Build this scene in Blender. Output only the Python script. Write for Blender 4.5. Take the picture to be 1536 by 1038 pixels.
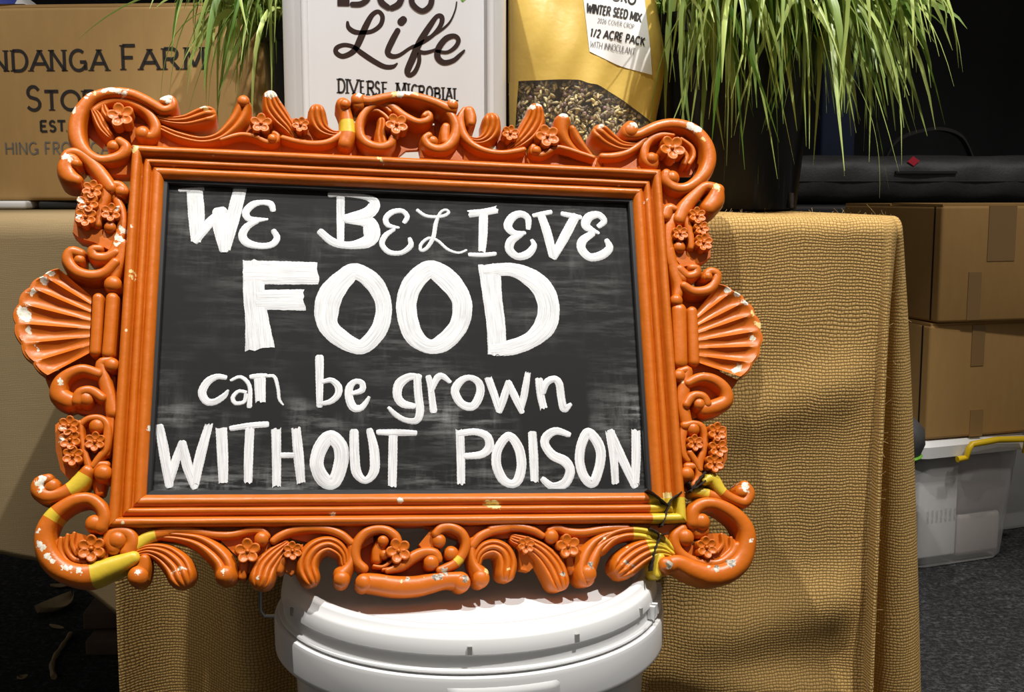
import bpy, math, random
from mathutils import Vector, Matrix
random.seed(7)
scene = bpy.context.scene
for o in list(bpy.data.objects): bpy.data.objects.remove(o)
col = scene.collection

# ------------------------------------------------------------------ camera
cd = bpy.data.cameras.new('camera'); cam = bpy.data.objects.new('camera', cd); col.objects.link(cam)
cd.sensor_width = 36.0; cd.lens = 36.0*1750/1536; cd.clip_start = .05; cd.clip_end = 30
cam.location = (0, 0, .72); cam.rotation_euler = (math.radians(90-7.3), 0, 0)
scene.camera = cam
# ------------------------------------------------------------------ world, lamps, exposure
w = bpy.data.worlds.new('World'); scene.world = w; w.use_nodes = True
w.node_tree.nodes['Background'].inputs[0].default_value = (1, .93, .84, 1)
w.node_tree.nodes['Background'].inputs[1].default_value = .15
def spot(name, loc, aim, power, size, blend, radius, colour):
    l = bpy.data.lights.new(name, 'SPOT'); l.energy = power; l.spot_size = math.radians(size); l.spot_blend = blend
    l.shadow_soft_size = radius; l.color = colour
    o = bpy.data.objects.new(name, l); col.objects.link(o); o.location = loc
    o.rotation_euler = (Vector(aim)-Vector(loc)).to_track_quat('-Z', 'Y').to_euler(); return o
spot('stage_spot', (-.55, .40, 3.3), (.16, 1.1, .6), 290, 40, .6, .022, (1, .97, .93))
spot('house_spot', (.95, .22, 3.3), (.22, 1.15, .58), 400, 40, .6, .022, (1, .97, .93))
spot('side_fill', (-1.35, -.1, 3.0), (-.66, 1.62, .80), 150, 34, .8, .06, (1, .95, .87))  # unseen fill lamp added to brighten the farm carton
spot('rear_spot', (1.7, .7, 3.3), (1.15, 2.3, .35), 150, 46, .8, .1, (1, .95, .88))
scene.view_settings.view_transform = 'Standard'; scene.view_settings.look = 'None'
scene.view_settings.exposure = 0.0; scene.view_settings.gamma = 1.0; scene.view_settings.use_curve_mapping = False

# traced ornament and lettering, millimetres in the plane of the frame (centre = 0,0)
STROKES = [
['scroll',[[-204.0,198.8,3.9],[-198.6,200.8,3.9],[-196.5,194.7,3.7],[-203.2,191.0,3.7],[-211.4,195.3,3.9],[-220.3,200.3,4.0],[-230.6,204.3,4.2],[-242.2,205.2,4.3],[-253.5,203.0,4.5],[-263.1,197.3,5.1],[-269.5,187.0,5.8],[-272.3,175.4,6.4],[-271.4,163.3,6.6],[-267.3,153.8,5.9],[-260.5,146.9,4.6],[-251.9,143.0,4.1],[-242.8,144.2,4.4],[-234.6,148.7,4.7],[-232.2,155.7,4.4],[-237.4,160.3,3.9]],{'z':0}],
['bead',[[-242.1,156.0,5.3]],{'z':0}],
['bead',[[-202.4,198.4,4.5]],{'z':1}],
['scroll',[[-219.2,169.8,4.2],[-212.6,168.5,4.2],[-209.8,176.9,4.5],[-215.8,188.5,3.9],[-227.8,196.6,3.4],[-241.0,199.3,3.1],[-252.2,195.8,3.2],[-259.6,188.9,3.2]],{'z':-4}],
['bead',[[-220.0,170.4,6.1]],{'z':-2}],
['acanthus_leaf',[[-246.9,167.4,3.4],[-252.3,174.5,4.6],[-257.2,184.1,4.2],[-260.4,188.8,2.3]],{'ribs':3,'z':-4}],
['acanthus_leaf',[[-247.2,183.0,3.1],[-251.1,188.5,3.8],[-252.0,192.6,2.3]],{'ribs':2,'z':-4}],
['acanthus_leaf',[[-209.3,185.8,2.1],[-198.7,183.2,3.6],[-186.1,183.6,6.0],[-175.0,187.4,8.4],[-169.1,189.0,8.9]],{'ribs':3,'z0':-6,'z1':1}],
['acanthus_leaf',[[-204.6,176.1,3.1],[-191.1,170.1,3.9],[-172.7,166.1,3.9],[-158.8,169.5,4.7],[-147.8,179.4,7.2],[-141.0,190.2,7.8],[-138.8,199.3,6.5]],{'ribs':2,'z0':-6,'z1':1}],
['bead',[[-138.8,201.9,5.3]],{'z':3}],
['scroll',[[-156.1,166.9,1.7],[-140.7,172.5,2.0],[-128.5,171.2,2.1],[-118.3,166.9,2.3],[-111.1,168.1,2.4],[-109.8,173.4,2.1],[-112.7,175.3,2.1]],{'z':-3}],
['bead',[[-114.0,169.7,4.0]],{'z':0}],
['acanthus_leaf',[[-95.9,175.0,2.7],[-100.4,182.9,6.1],[-107.9,191.8,8.8],[-113.8,200.0,8.9],[-116.6,208.4,6.2]],{'ribs':4,'z0':-6,'z1':1}],
['acanthus_leaf',[[-53.7,180.4,2.3],[-63.3,178.6,3.7],[-72.1,182.4,6.5],[-76.2,189.9,8.1],[-77.0,197.3,7.1]],{'ribs':3,'z0':-6,'z1':1}],
['scroll',[[-105.3,172.1,2.3],[-93.7,169.3,2.6],[-79.1,168.0,2.8],[-66.0,170.8,2.9],[-54.3,179.8,3.1]],{'z':-4}],
['scroll',[[-54.9,207.2,6.0],[-52.4,197.8,5.2],[-51.1,188.0,6.4],[-50.8,178.2,7.2],[-52.8,169.9,6.2]],{'z':-2,'yel':[[0.42,0.72]]}],
['bead',[[-53.2,204.8,4.7]],{'z':2}],
['scroll',[[-41.8,205.6,5.2],[-41.5,210.6,5.2],[-33.3,209.3,4.0],[-23.4,212.0,4.0],[-11.8,215.2,3.9],[1.5,216.5,3.7],[14.8,214.4,3.9],[26.5,210.8,4.2],[34.8,207.0,4.6],[39.9,205.9,4.6]],{'z':1}],
['bead',[[-42.4,209.5,6.2]],{'z':3}],
['bead',[[39.8,209.0,5.5]],{'z':3}],
['scroll',[[-24.8,209.6,2.6],[-33.9,202.1,3.1],[-39.2,193.6,3.5],[-40.8,183.6,3.8],[-38.3,174.2,4.1],[-31.0,168.8,4.1],[-21.6,167.5,3.9],[-14.2,170.7,3.8],[-11.9,177.0,2.9]],{'z':-2}],
['scroll',[[-34.5,200.5,1.4],[-26.3,202.8,1.6],[-18.9,198.6,1.6],[-14.3,192.9,1.3]],{'z':-5}],
['scroll',[[-29.6,205.8,1.3],[-21.3,207.9,1.6],[-14.3,202.6,1.6]],{'z':-5}],
['acanthus_leaf',[[-21.4,172.9,5.2],[-22.2,180.1,4.8],[-21.4,188.4,3.9],[-21.4,192.9,3.5]],{'ribs':2,'z':-4}],
['scroll',[[-18.1,209.2,2.5],[-11.4,206.4,3.9],[-4.8,201.0,3.9],[1.8,197.0,3.7],[10.1,193.8,3.3],[17.2,195.3,3.3],[20.6,198.8,3.1],[19.0,202.4,3.0],[16.0,200.1,2.6]],{'z':-4}],
['scroll',[[35.9,203.9,3.7],[40.8,197.7,4.1],[43.3,188.7,4.1],[41.3,178.5,4.6],[35.3,170.4,4.5],[26.9,167.5,4.2],[19.1,170.0,4.0],[15.8,176.2,3.5],[19.2,180.0,3.1]],{'z':-1}],
['bead',[[22.5,175.2,4.8]],{'z':-1}],
['scroll',[[33.7,176.8,3.9],[33.8,184.1,4.2],[34.8,190.6,3.9]],{'z':-4}],
['scroll',[[51.6,206.2,3.6],[47.6,198.4,4.0],[47.8,189.1,4.4],[51.0,181.0,4.0],[57.7,173.4,3.2],[69.1,168.2,2.8],[82.9,166.7,2.6],[95.3,169.0,2.7],[102.8,171.1,2.4]],{'z':-2}],
['bead',[[54.8,204.3,4.7],[56.1,198.5,5.1],[56.2,192.6,3.6]],{'z':2}],
['acanthus_leaf',[[50.6,182.0,2.4],[62.0,178.4,3.8],[70.2,181.8,6.1],[75.0,190.0,8.1],[75.2,197.6,7.9]],{'ribs':3,'z0':-6,'z1':1}],
['acanthus_leaf',[[91.8,173.4,2.9],[100.6,181.0,6.5],[108.3,190.2,9.6],[114.2,200.7,9.7],[115.3,209.7,7.2]],{'ribs':4,'z0':-6,'z1':1}],
['acanthus_leaf',[[159.6,169.4,2.6],[149.6,173.9,3.8],[141.7,182.8,5.1],[138.6,191.9,5.9],[139.8,201.3,7.1]],{'ribs':1,'z0':-5,'z1':1}],
['acanthus_leaf',[[164.3,170.2,2.5],[157.6,178.3,3.6],[151.7,187.3,4.4],[148.5,193.9,3.6]],{'ribs':1,'z0':-5,'z1':-2}],
['scroll',[[112.0,174.7,2.9],[111.1,169.6,2.9],[117.2,167.1,2.6],[125.2,170.5,2.4],[133.2,175.2,2.1],[142.6,174.0,2.1],[152.7,171.0,2.1],[166.0,167.0,2.0]],{'z':-3}],
['bead',[[114.0,170.4,4.4]],{'z':0}],
['scroll',[[174.5,169.4,3.0],[184.9,170.2,3.2],[195.6,173.3,3.2],[206.4,179.9,3.0],[215.4,188.2,2.8]],{'z':-4}],
['acanthus_leaf',[[214.9,186.3,2.2],[205.1,181.0,3.7],[192.5,180.3,6.0],[181.4,185.6,9.0],[174.4,190.7,9.3]],{'ribs':3,'z0':-6,'z1':1}],
['scroll',[[202.3,198.3,6.7],[198.8,192.6,6.7],[207.0,190.8,4.3],[216.8,195.5,4.6],[227.8,200.9,4.8],[240.7,203.7,5.2],[254.5,202.2,5.5],[265.7,195.7,6.0],[273.1,183.8,6.4],[274.3,170.4,6.4],[269.6,158.0,5.9],[260.8,148.2,5.2],[249.7,141.1,5.0],[239.2,140.7,4.9],[231.8,146.9,4.9],[232.3,154.0,4.5]],{'z':0}],
['bead',[[237.5,150.5,6.7]],{'z':1}],
['bead',[[201.5,194.5,7.6]],{'z':2}],
['scroll',[[242.3,193.3,1.3],[230.6,193.3,2.7],[220.1,187.9,3.5],[214.8,179.3,4.1],[214.6,168.2,4.1],[221.1,164.1,4.9],[223.7,170.8,4.1]],{'z':-4}],
['bead',[[220.1,169.2,5.6]],{'z':-1}],
['scroll',[[250.2,191.1,1.5],[259.3,183.7,2.0],[260.7,174.8,2.0],[255.8,166.7,1.8]],{'z':-6}],
['scroll',[[250.5,181.0,1.5],[254.3,174.5,2.0],[251.6,166.5,2.0]],{'z':-6}],
['scroll',[[280.0,140.7,5.9],[268.1,143.3,4.2],[257.1,134.0,5.4],[247.1,121.9,6.5],[241.2,110.9,5.7]],{'z':0}],
['scroll',[[278.5,139.2,6.4],[276.1,130.2,8.4],[269.1,122.3,7.2]],{'z':2}],
['scroll',[[238.6,120.4,2.5],[233.0,121.3,5.1],[229.1,113.6,5.0]],{'z':-2}],
['scroll',[[244.9,121.2,4.6],[248.3,107.4,3.7],[250.3,95.9,3.4],[250.3,84.4,3.0]],{'z':-2}],
['scroll',[[240.1,116.0,4.8],[233.6,105.3,5.3],[230.7,92.5,4.8],[230.5,77.6,4.8],[234.1,66.4,5.2],[241.1,56.4,4.5]],{'z':-4}],
['bead',[[239.9,84.9,5.5]],{'z':-2}],
['scroll',[[238.7,64.4,4.1],[245.4,58.4,4.1],[252.8,60.3,4.1],[254.4,65.5,3.4],[249.4,65.9,3.4]],{'z':-3}],
['scroll',[[231.2,82.5,4.3],[233.7,63.9,4.9],[236.8,48.5,4.9],[234.9,39.3,4.0]],{'z':-4}],
['bead',[[233.3,34.9,5.5]],{'z':-1}],
['scroll',[[240.7,48.4,3.7],[249.4,43.3,4.4],[261.6,44.8,4.6],[269.5,51.5,4.3],[271.8,60.1,4.0],[265.4,62.2,3.7],[261.9,56.7,3.7]],{'z':-1}],
['bead',[[263.1,57.2,4.0]],{'z':0}],
['bar',[[235.5,26.5,6.7],[234.2,2.3,6.6],[233.1,-20.0,6.5]],{'z':-2}],
['bar',[[246.7,25.2,4.6],[246.0,2.6,4.5],[245.0,-19.8,4.5]],{'z':-2}],
['bead',[[230.7,-32.8,5.6]],{'z':-1}],
['scroll',[[231.6,-29.3,3.7],[239.2,-27.7,3.9],[235.3,-40.3,5.3],[232.1,-56.3,6.1],[234.3,-72.1,5.2]],{'z':-3}],
['scroll',[[237.6,-39.3,3.7],[249.1,-34.4,4.4],[260.9,-36.0,4.8],[270.1,-43.6,5.3],[271.3,-53.5,5.9],[261.9,-59.1,6.6],[251.4,-61.7,6.6]],{'z':-1}],
['scroll',[[234.3,-58.4,3.5],[240.8,-50.8,3.8],[249.6,-51.3,3.7],[253.1,-57.5,3.7]],{'z':0}],
['bead',[[246.2,-57.6,5.6]],{'z':0}],
['scroll',[[233.7,-73.8,4.6],[229.5,-86.9,3.4],[229.8,-99.0,3.4],[233.1,-105.5,2.8]],{'z':-4}],
['scroll',[[232.3,-76.2,3.8],[239.7,-74.2,2.5],[246.7,-77.0,3.0],[249.0,-85.4,3.0],[247.0,-96.6,3.0],[243.4,-105.8,3.0],[242.0,-112.7,2.8]],{'z':-2}],
['scroll',[[234.8,-99.4,2.6],[239.0,-106.8,2.6],[242.5,-113.7,2.2]],{'z':-2}],
['bead',[[239.4,-78.9,5.9]],{'z':-1}],
['scroll',[[232.8,-111.2,4.2],[239.5,-111.2,2.6],[241.2,-119.4,3.0],[236.4,-126.3,3.3]],{'z':-3}],
['bead',[[230.9,-117.4,6.1]],{'z':0}],
['scroll',[[245.4,-123.4,2.8],[253.2,-121.2,4.9],[259.9,-131.7,4.3],[268.8,-138.1,3.9],[279.1,-140.9,4.5],[284.1,-133.6,4.9],[280.3,-127.7,4.9]],{'z':-1,'yel':[[0,0.38]]}],
['bead',[[277.1,-132.4,5.6]],{'z':0}],
['scroll',[[237.2,-132.0,2.8],[245.6,-133.0,4.3],[255.9,-135.8,3.7],[266.1,-138.5,3.2]],{'z':-4,'yel':[[0,0.4]]}],
['scroll',[[208.1,-192.7,6.2],[217.0,-190.5,6.8],[231.1,-196.7,8.0],[244.5,-200.4,8.6],[258.5,-198.5,8.6],[271.1,-190.3,8.3],[277.3,-178.7,7.6],[278.8,-166.5,7.2],[274.7,-157.0,6.5],[265.9,-148.8,5.9],[253.4,-143.0,5.1],[241.9,-142.9,5.1],[234.0,-148.6,5.0],[232.8,-157.6,5.8]],{'z':1}],
['bead',[[206.6,-191.9,6.6]],{'z':3}],
['bead',[[239.9,-157.3,7.2]],{'z':2}],
['scroll',[[233.8,-156.1,5.8],[236.0,-164.6,5.8],[242.1,-163.7,4.8]],{'z':-3}],
['scroll',[[224.3,-162.6,4.1],[217.4,-169.1,4.4],[218.2,-178.5,4.0],[225.5,-185.8,4.0],[237.9,-190.4,4.0],[252.7,-190.6,4.0],[264.6,-184.7,4.4],[269.8,-177.2,3.9]],{'z':-3}],
['bead',[[225.8,-169.6,7.1]],{'z':0}],
['scroll',[[257.4,-167.4,1.4],[257.8,-175.0,1.7],[252.2,-181.5,1.7]],{'z':-5}],
['scroll',[[265.2,-170.3,1.4],[264.4,-178.8,1.7],[255.8,-186.2,1.7]],{'z':-5}],
['acanthus_leaf',[[213.8,-181.7,3.8],[205.2,-178.3,6.6],[195.5,-178.6,9.3],[184.6,-183.1,10.8],[173.5,-190.8,10.8],[171.5,-192.6,9.8]],{'ribs':4,'z0':-5,'z1':1,'yel':[[0,0.42]]}],
['scroll',[[203.0,-185.7,4.3],[201.1,-192.1,5.2],[200.2,-198.6,4.3]],{'z':-3,'yel':[[0,1]]}],
['acanthus_leaf',[[214.2,-180.3,3.8],[205.0,-171.8,5.9],[191.7,-166.0,5.9],[177.2,-164.9,5.9],[164.4,-168.5,6.2],[154.3,-176.7,6.2]],{'ribs':2,'z0':-4,'z1':-3,'yel':[[0,0.52]]}],
['scroll',[[64.6,-161.5,3.5],[77.8,-159.5,3.4],[89.4,-160.2,3.2],[99.4,-162.7,2.9],[106.6,-166.8,2.2]],{'z':-3}],
['acanthus_leaf',[[84.3,-169.1,4.6],[95.7,-173.7,6.5],[106.2,-181.4,8.7],[113.8,-191.9,10.0],[117.6,-202.4,9.1]],{'ribs':4,'z0':-5,'z1':2}],
['scroll',[[112.1,-162.6,2.3],[119.2,-161.0,3.3],[128.5,-163.9,3.6],[141.1,-164.6,3.6],[153.9,-162.6,3.6],[166.7,-161.4,3.1],[177.1,-161.5,3.2]],{'z':-4}],
['bead',[[113.5,-167.7,5.7]],{'z':0}],
['scroll',[[127.4,-180.0,3.5],[127.9,-186.1,3.1],[129.1,-193.6,3.8]],{'z':-6}],
['acanthus_leaf',[[176.0,-165.1,3.5],[163.2,-167.7,5.3],[151.8,-174.0,7.4],[144.6,-183.4,9.1],[140.1,-193.8,9.2],[139.8,-199.8,8.2]],{'ribs':2,'z0':-5,'z1':2}],
['bead',[[141.6,-197.7,6.9]],{'z':3}],
['scroll',[[-35.5,-200.8,6.4],[-25.3,-202.2,7.0],[-10.7,-204.5,7.4],[4.0,-204.6,7.2],[16.6,-202.5,6.7],[28.5,-200.5,5.7],[39.7,-201.1,6.5]],{'z':2}],
['bead',[[-36.0,-201.7,6.6]],{'z':4}],
['bead',[[40.1,-203.1,6.8]],{'z':4}],
['scroll',[[-17.7,-192.8,1.9],[-6.6,-189.1,3.5],[2.4,-182.6,4.1],[11.3,-178.9,3.9],[19.6,-179.8,3.9],[22.1,-184.2,3.4]],{'z':-2}],
['bead',[[16.6,-186.9,6.2]],{'z':0}],
['scroll',[[23.0,-193.2,3.0],[34.3,-188.6,3.4],[41.6,-180.9,3.4],[44.3,-172.0,3.5],[40.9,-163.9,3.5],[32.6,-159.5,3.5],[25.0,-160.2,3.5],[20.1,-164.7,3.0]],{'z':-1,'yel':[[0.2,0.27]]}],
['bead',[[23.0,-169.9,5.5]],{'z':-1}],
['bead',[[32.7,-179.9,5.8]],{'z':-2}],
['acanthus_leaf',[[50.4,-170.7,3.6],[48.9,-179.6,3.6],[50.2,-188.5,4.1],[55.1,-196.7,7.1]],{'ribs':1,'z0':-4,'z1':0}],
['bead',[[55.5,-199.9,6.8]],{'z':2}],
['scroll',[[49.7,-174.1,3.3],[55.5,-167.3,3.6],[65.6,-162.6,3.5],[78.8,-160.0,3.4]],{'z':-3}],
['acanthus_leaf',[[52.9,-187.9,3.6],[54.6,-181.7,4.6],[60.0,-176.9,6.3],[67.3,-175.7,6.9],[74.0,-179.7,7.8],[76.8,-187.6,8.4],[75.8,-195.7,7.3]],{'ribs':3,'z0':-3,'z1':1}],
['scroll',[[-35.8,-191.0,3.6],[-41.0,-185.8,3.6],[-42.6,-178.6,3.6],[-40.6,-170.7,3.6],[-35.1,-163.8,3.5],[-26.9,-160.6,3.2],[-18.5,-161.4,3.5],[-11.9,-165.9,3.8],[-9.1,-170.0,2.8]],{'z':-1}],
['bead',[[-20.9,-169.4,4.5]],{'z':-2}],
['scroll',[[-25.2,-183.1,4.2],[-24.5,-176.9,4.9],[-21.7,-170.7,4.2]],{'z':-6}],
['bead',[[-20.1,-180.1,3.6]],{'z':-3}],
['scroll',[[-28.1,-188.8,1.0],[-21.1,-189.6,1.2],[-14.9,-185.6,1.1]],{'z':-4}],
['scroll',[[-21.1,-191.7,1.0],[-14.2,-190.4,1.2],[-9.3,-186.3,1.1]],{'z':-4}],
['acanthus_leaf',[[-46.0,-170.4,3.4],[-45.0,-180.0,3.6],[-46.9,-188.2,4.1],[-52.0,-195.0,6.8]],{'ribs':1,'z0':-4,'z1':0}],
['bead',[[-52.7,-198.8,6.4]],{'z':2}],
['scroll',[[-45.8,-170.7,2.8],[-53.1,-164.4,3.2],[-64.2,-160.3,3.2],[-78.0,-159.3,3.2],[-91.6,-161.2,3.2],[-101.0,-165.6,3.1],[-105.0,-168.7,2.7]],{'z':-3}],
['acanthus_leaf',[[-50.7,-186.2,3.8],[-51.8,-180.1,4.8],[-56.3,-174.7,6.3],[-63.5,-171.8,6.8],[-71.6,-174.5,7.6],[-77.3,-181.1,8.3],[-79.2,-189.2,8.5],[-76.7,-196.7,7.3]],{'ribs':3,'z0':-3,'z1':1}],
['scroll',[[-184.4,-160.5,3.4],[-174.9,-159.6,3.4],[-162.1,-161.1,3.0],[-148.5,-163.5,3.0],[-135.6,-163.6,3.0],[-123.4,-160.6,2.8],[-114.3,-160.7,3.0],[-110.3,-164.7,3.0]],{'z':-4}],
['bead',[[-113.9,-167.2,5.6]],{'z':0}],
['acanthus_leaf',[[-187.5,-163.4,3.1],[-174.2,-164.8,3.9],[-161.3,-168.2,5.9],[-150.3,-175.3,7.6],[-141.6,-185.0,8.2],[-139.1,-194.1,8.1]],{'ribs':2,'z0':-5,'z1':2}],
['bead',[[-139.9,-194.2,7.0]],{'z':4}],
['scroll',[[-126.1,-181.8,3.3],[-126.5,-188.3,3.2],[-127.6,-194.8,3.2]],{'z':-6}],
['acanthus_leaf',[[-95.7,-171.9,3.9],[-103.3,-179.0,7.3],[-110.2,-188.0,9.4],[-112.8,-196.4,9.3]],{'ribs':4,'z0':-5,'z1':2}],
['scroll',[[-98.1,-183.6,3.9],[-100.5,-190.1,3.9]],{'z':-5}],
['scroll',[[-207.4,-180.4,5.1],[-216.8,-184.4,6.9],[-227.8,-188.5,8.0],[-238.7,-192.3,8.7],[-249.9,-191.3,8.2],[-260.5,-186.4,8.1],[-268.2,-178.0,7.8],[-271.9,-167.9,7.3],[-271.9,-158.0,6.5],[-267.1,-148.1,5.7],[-258.6,-140.6,5.1],[-249.6,-136.4,5.0],[-240.7,-136.5,4.6],[-233.1,-142.5,4.6],[-230.0,-149.9,4.8],[-232.2,-156.7,5.8]],{'z':1,'yel':[[0,0.2],[0.62,0.66]]}],
['bead',[[-237.0,-154.5,6.9]],{'z':1}],
['scroll',[[-199.4,-181.2,3.5],[-199.7,-187.0,4.9],[-202.8,-192.8,7.5]],{'z':0}],
['bead',[[-203.2,-193.9,7.7]],{'z':3}],
['scroll',[[-260.6,-165.0,1.5],[-260.3,-174.1,1.8],[-254.5,-182.5,2.0],[-244.7,-186.4,2.0],[-234.4,-184.5,1.6]],{'z':-4}],
['scroll',[[-255.9,-162.5,1.3],[-256.0,-172.5,1.6],[-250.7,-180.1,1.8],[-241.7,-182.7,1.5]],{'z':-4}],
['scroll',[[-251.2,-161.3,1.3],[-252.3,-169.2,1.6],[-248.5,-176.8,1.5]],{'z':-4}],
['scroll',[[-212.9,-175.8,4.9],[-209.2,-169.1,5.1],[-212.0,-162.4,4.8],[-220.3,-160.6,5.1],[-226.0,-165.6,5.1],[-222.0,-172.3,5.4]],{'z':-2}],
['bead',[[-220.0,-166.7,7.6]],{'z':0}],
['scroll',[[-207.7,-171.9,4.6],[-200.6,-166.5,5.0],[-194.2,-163.2,4.5],[-184.5,-160.9,4.4]],{'z':-4,'yel':[[0.05,0.65]]}],
['acanthus_leaf',[[-208.4,-177.0,2.5],[-197.2,-174.3,4.8],[-185.6,-177.8,8.3],[-176.2,-185.8,10.3],[-172.2,-193.4,10.1]],{'ribs':4,'z0':-5,'z1':1}],
['scroll',[[-252.6,-77.4,2.5],[-251.4,-85.9,2.5],[-249.2,-96.0,2.6],[-246.3,-105.3,2.6],[-243.9,-112.0,2.3]],{'z':-2}],
['scroll',[[-252.1,-78.2,2.3],[-246.8,-73.9,2.5],[-238.8,-73.2,2.7],[-233.1,-77.7,2.8],[-231.9,-87.5,3.3],[-232.9,-97.7,3.1],[-237.6,-104.9,2.6],[-241.2,-110.8,2.1]],{'z':-2}],
['bead',[[-240.3,-79.2,6.1]],{'z':-1}],
['scroll',[[-241.9,-114.3,2.1],[-237.5,-109.7,2.5],[-231.9,-109.7,3.3]],{'z':-3}],
['bead',[[-233.4,-116.1,6.8]],{'z':0}],
['scroll',[[-245.0,-114.9,5.0],[-249.6,-122.4,6.5],[-255.4,-128.1,5.9],[-264.5,-132.6,5.0],[-272.9,-133.4,5.3],[-279.1,-129.3,5.4],[-278.4,-123.1,4.8],[-272.3,-120.6,4.0]],{'z':0,'yel':[[0.03,0.3]]}],
['bead',[[-269.6,-126.0,6.1]],{'z':0}],
['scroll',[[-230.9,-66.2,3.9],[-230.4,-80.0,3.5],[-231.2,-92.8,3.1],[-232.8,-100.5,2.8]],{'z':-5}],
['scroll',[[-234.5,-108.2,3.3],[-236.8,-121.7,4.9],[-236.4,-129.2,3.3]],{'z':-9}],
['scroll',[[-230.5,71.9,4.1],[-232.1,56.5,4.4],[-235.5,44.1,4.6]],{'z':-4}],
['bead',[[-235.5,36.3,6.9]],{'z':0}],
['scroll',[[-234.8,63.7,3.5],[-242.8,59.1,4.4],[-251.1,59.8,4.4],[-252.8,65.4,3.8],[-247.4,66.3,3.2]],{'z':-3}],
['scroll',[[-234.6,54.5,3.8],[-242.3,45.6,4.3],[-253.1,42.8,4.6],[-264.2,46.4,4.6],[-270.9,55.3,4.6],[-268.7,62.5,4.6],[-261.8,61.2,4.0]],{'z':-1}],
['bead',[[-262.1,55.9,4.3]],{'z':-1}],
['bar',[[-235.3,24.5,4.9],[-235.4,1.4,4.8],[-235.7,-20.7,4.8]],{'z':-2}],
['bar',[[-245.9,24.2,4.3],[-245.5,1.2,4.2],[-245.4,-19.4,4.2]],{'z':-2}],
['bead',[[-232.5,-30.4,5.9]],{'z':-1}],
['scroll',[[-234.1,-27.0,3.5],[-240.7,-29.3,3.9],[-237.9,-40.8,4.7],[-233.5,-53.7,5.0],[-229.6,-68.0,5.2]],{'z':-3}],
['scroll',[[-241.8,-37.8,3.9],[-253.3,-34.6,4.2],[-263.0,-38.1,4.4],[-269.5,-45.4,5.8],[-269.8,-54.6,7.1],[-262.2,-59.5,6.8]],{'z':-1}],
['scroll',[[-237.8,-57.4,3.6],[-246.1,-52.0,3.9],[-253.9,-53.3,3.8],[-255.7,-59.7,4.7]],{'z':0}],
['bead',[[-249.6,-58.2,6.3]],{'z':0}],
['scroll',[[-268.5,137.9,3.6],[-274.4,142.5,5.1],[-277.7,135.3,7.0],[-274.8,127.4,7.2],[-268.5,123.9,4.8]],{'z':1}],
['scroll',[[-278.4,142.8,4.5],[-276.8,147.0,4.1],[-271.3,148.6,3.7],[-263.4,144.6,4.3],[-254.3,135.3,5.7],[-247.0,125.9,5.7],[-241.8,118.6,5.1]],{'z':0}],
['bead',[[-269.7,137.9,4.2]],{'z':2}],
['scroll',[[-241.4,122.2,3.2],[-235.6,121.4,4.1],[-232.0,116.7,4.3]],{'z':-2}],
['bead',[[-233.8,116.7,5.1]],{'z':-1}],
['scroll',[[-244.2,121.5,5.3],[-246.3,109.6,4.6],[-249.4,98.8,4.2],[-250.5,87.1,3.6]],{'z':-2}],
['scroll',[[-240.5,115.5,3.0],[-234.0,102.9,3.6],[-231.8,90.2,4.0],[-233.4,77.4,4.2],[-236.6,66.8,3.6],[-242.6,57.2,3.6]],{'z':-5}],
['bead',[[-240.6,85.2,4.8]],{'z':-2}]]
FLOWERS = [
[-237.5,182.6,11.5,5,0.3,1],
[-123.6,181.9,9.5,5,0,1],
[-90.7,182.6,8.1,6,0,1],
[-9.0,187.5,10.4,5,0.5,1],
[90.7,184.6,8.5,6,0,1],
[124.1,183.5,11.4,5,0.4,1],
[238.5,178.1,12.5,5,0.6,1],
[256.5,113.0,9.0,6,0.2,2],
[259.5,101.4,7.8,6,0.5,2],
[260.4,87.8,9.3,6,0,2],
[240.1,96.5,8.2,6,0.3,0],
[238.9,-91.4,8.0,6,0.2,0],
[258.4,-82.5,9.3,6,0.1,2],
[258.1,-96.0,9.4,6,0.4,2],
[253.9,-108.9,9.2,6,0.2,2],
[242.0,-178.2,10.1,6,0.3,0],
[92.2,-174.6,7.6,6,0,0],
[126.0,-175.9,10.0,5,0.2,1],
[-9.3,-177.9,10.1,5,0.4,1],
[-90.3,-176.7,8.1,6,0.3,0],
[-124.0,-176.7,10.0,5,0.1,1],
[-237.7,-173.2,11.4,6,0.3,0],
[-260.0,-80.4,8.8,6,0.1,2],
[-258.3,-91.1,9.1,6,0.4,2],
[-255.4,-103.7,8.8,6,0.2,2],
[-240.4,-92.2,8.6,6,0.2,0],
[-255.3,114.8,9.2,6,0.1,2],
[-258.0,103.2,9.8,6,0.4,2],
[-258.8,91.0,9.7,6,0.2,2],
[-240.0,96.3,9.0,6,0.2,0]]
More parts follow.
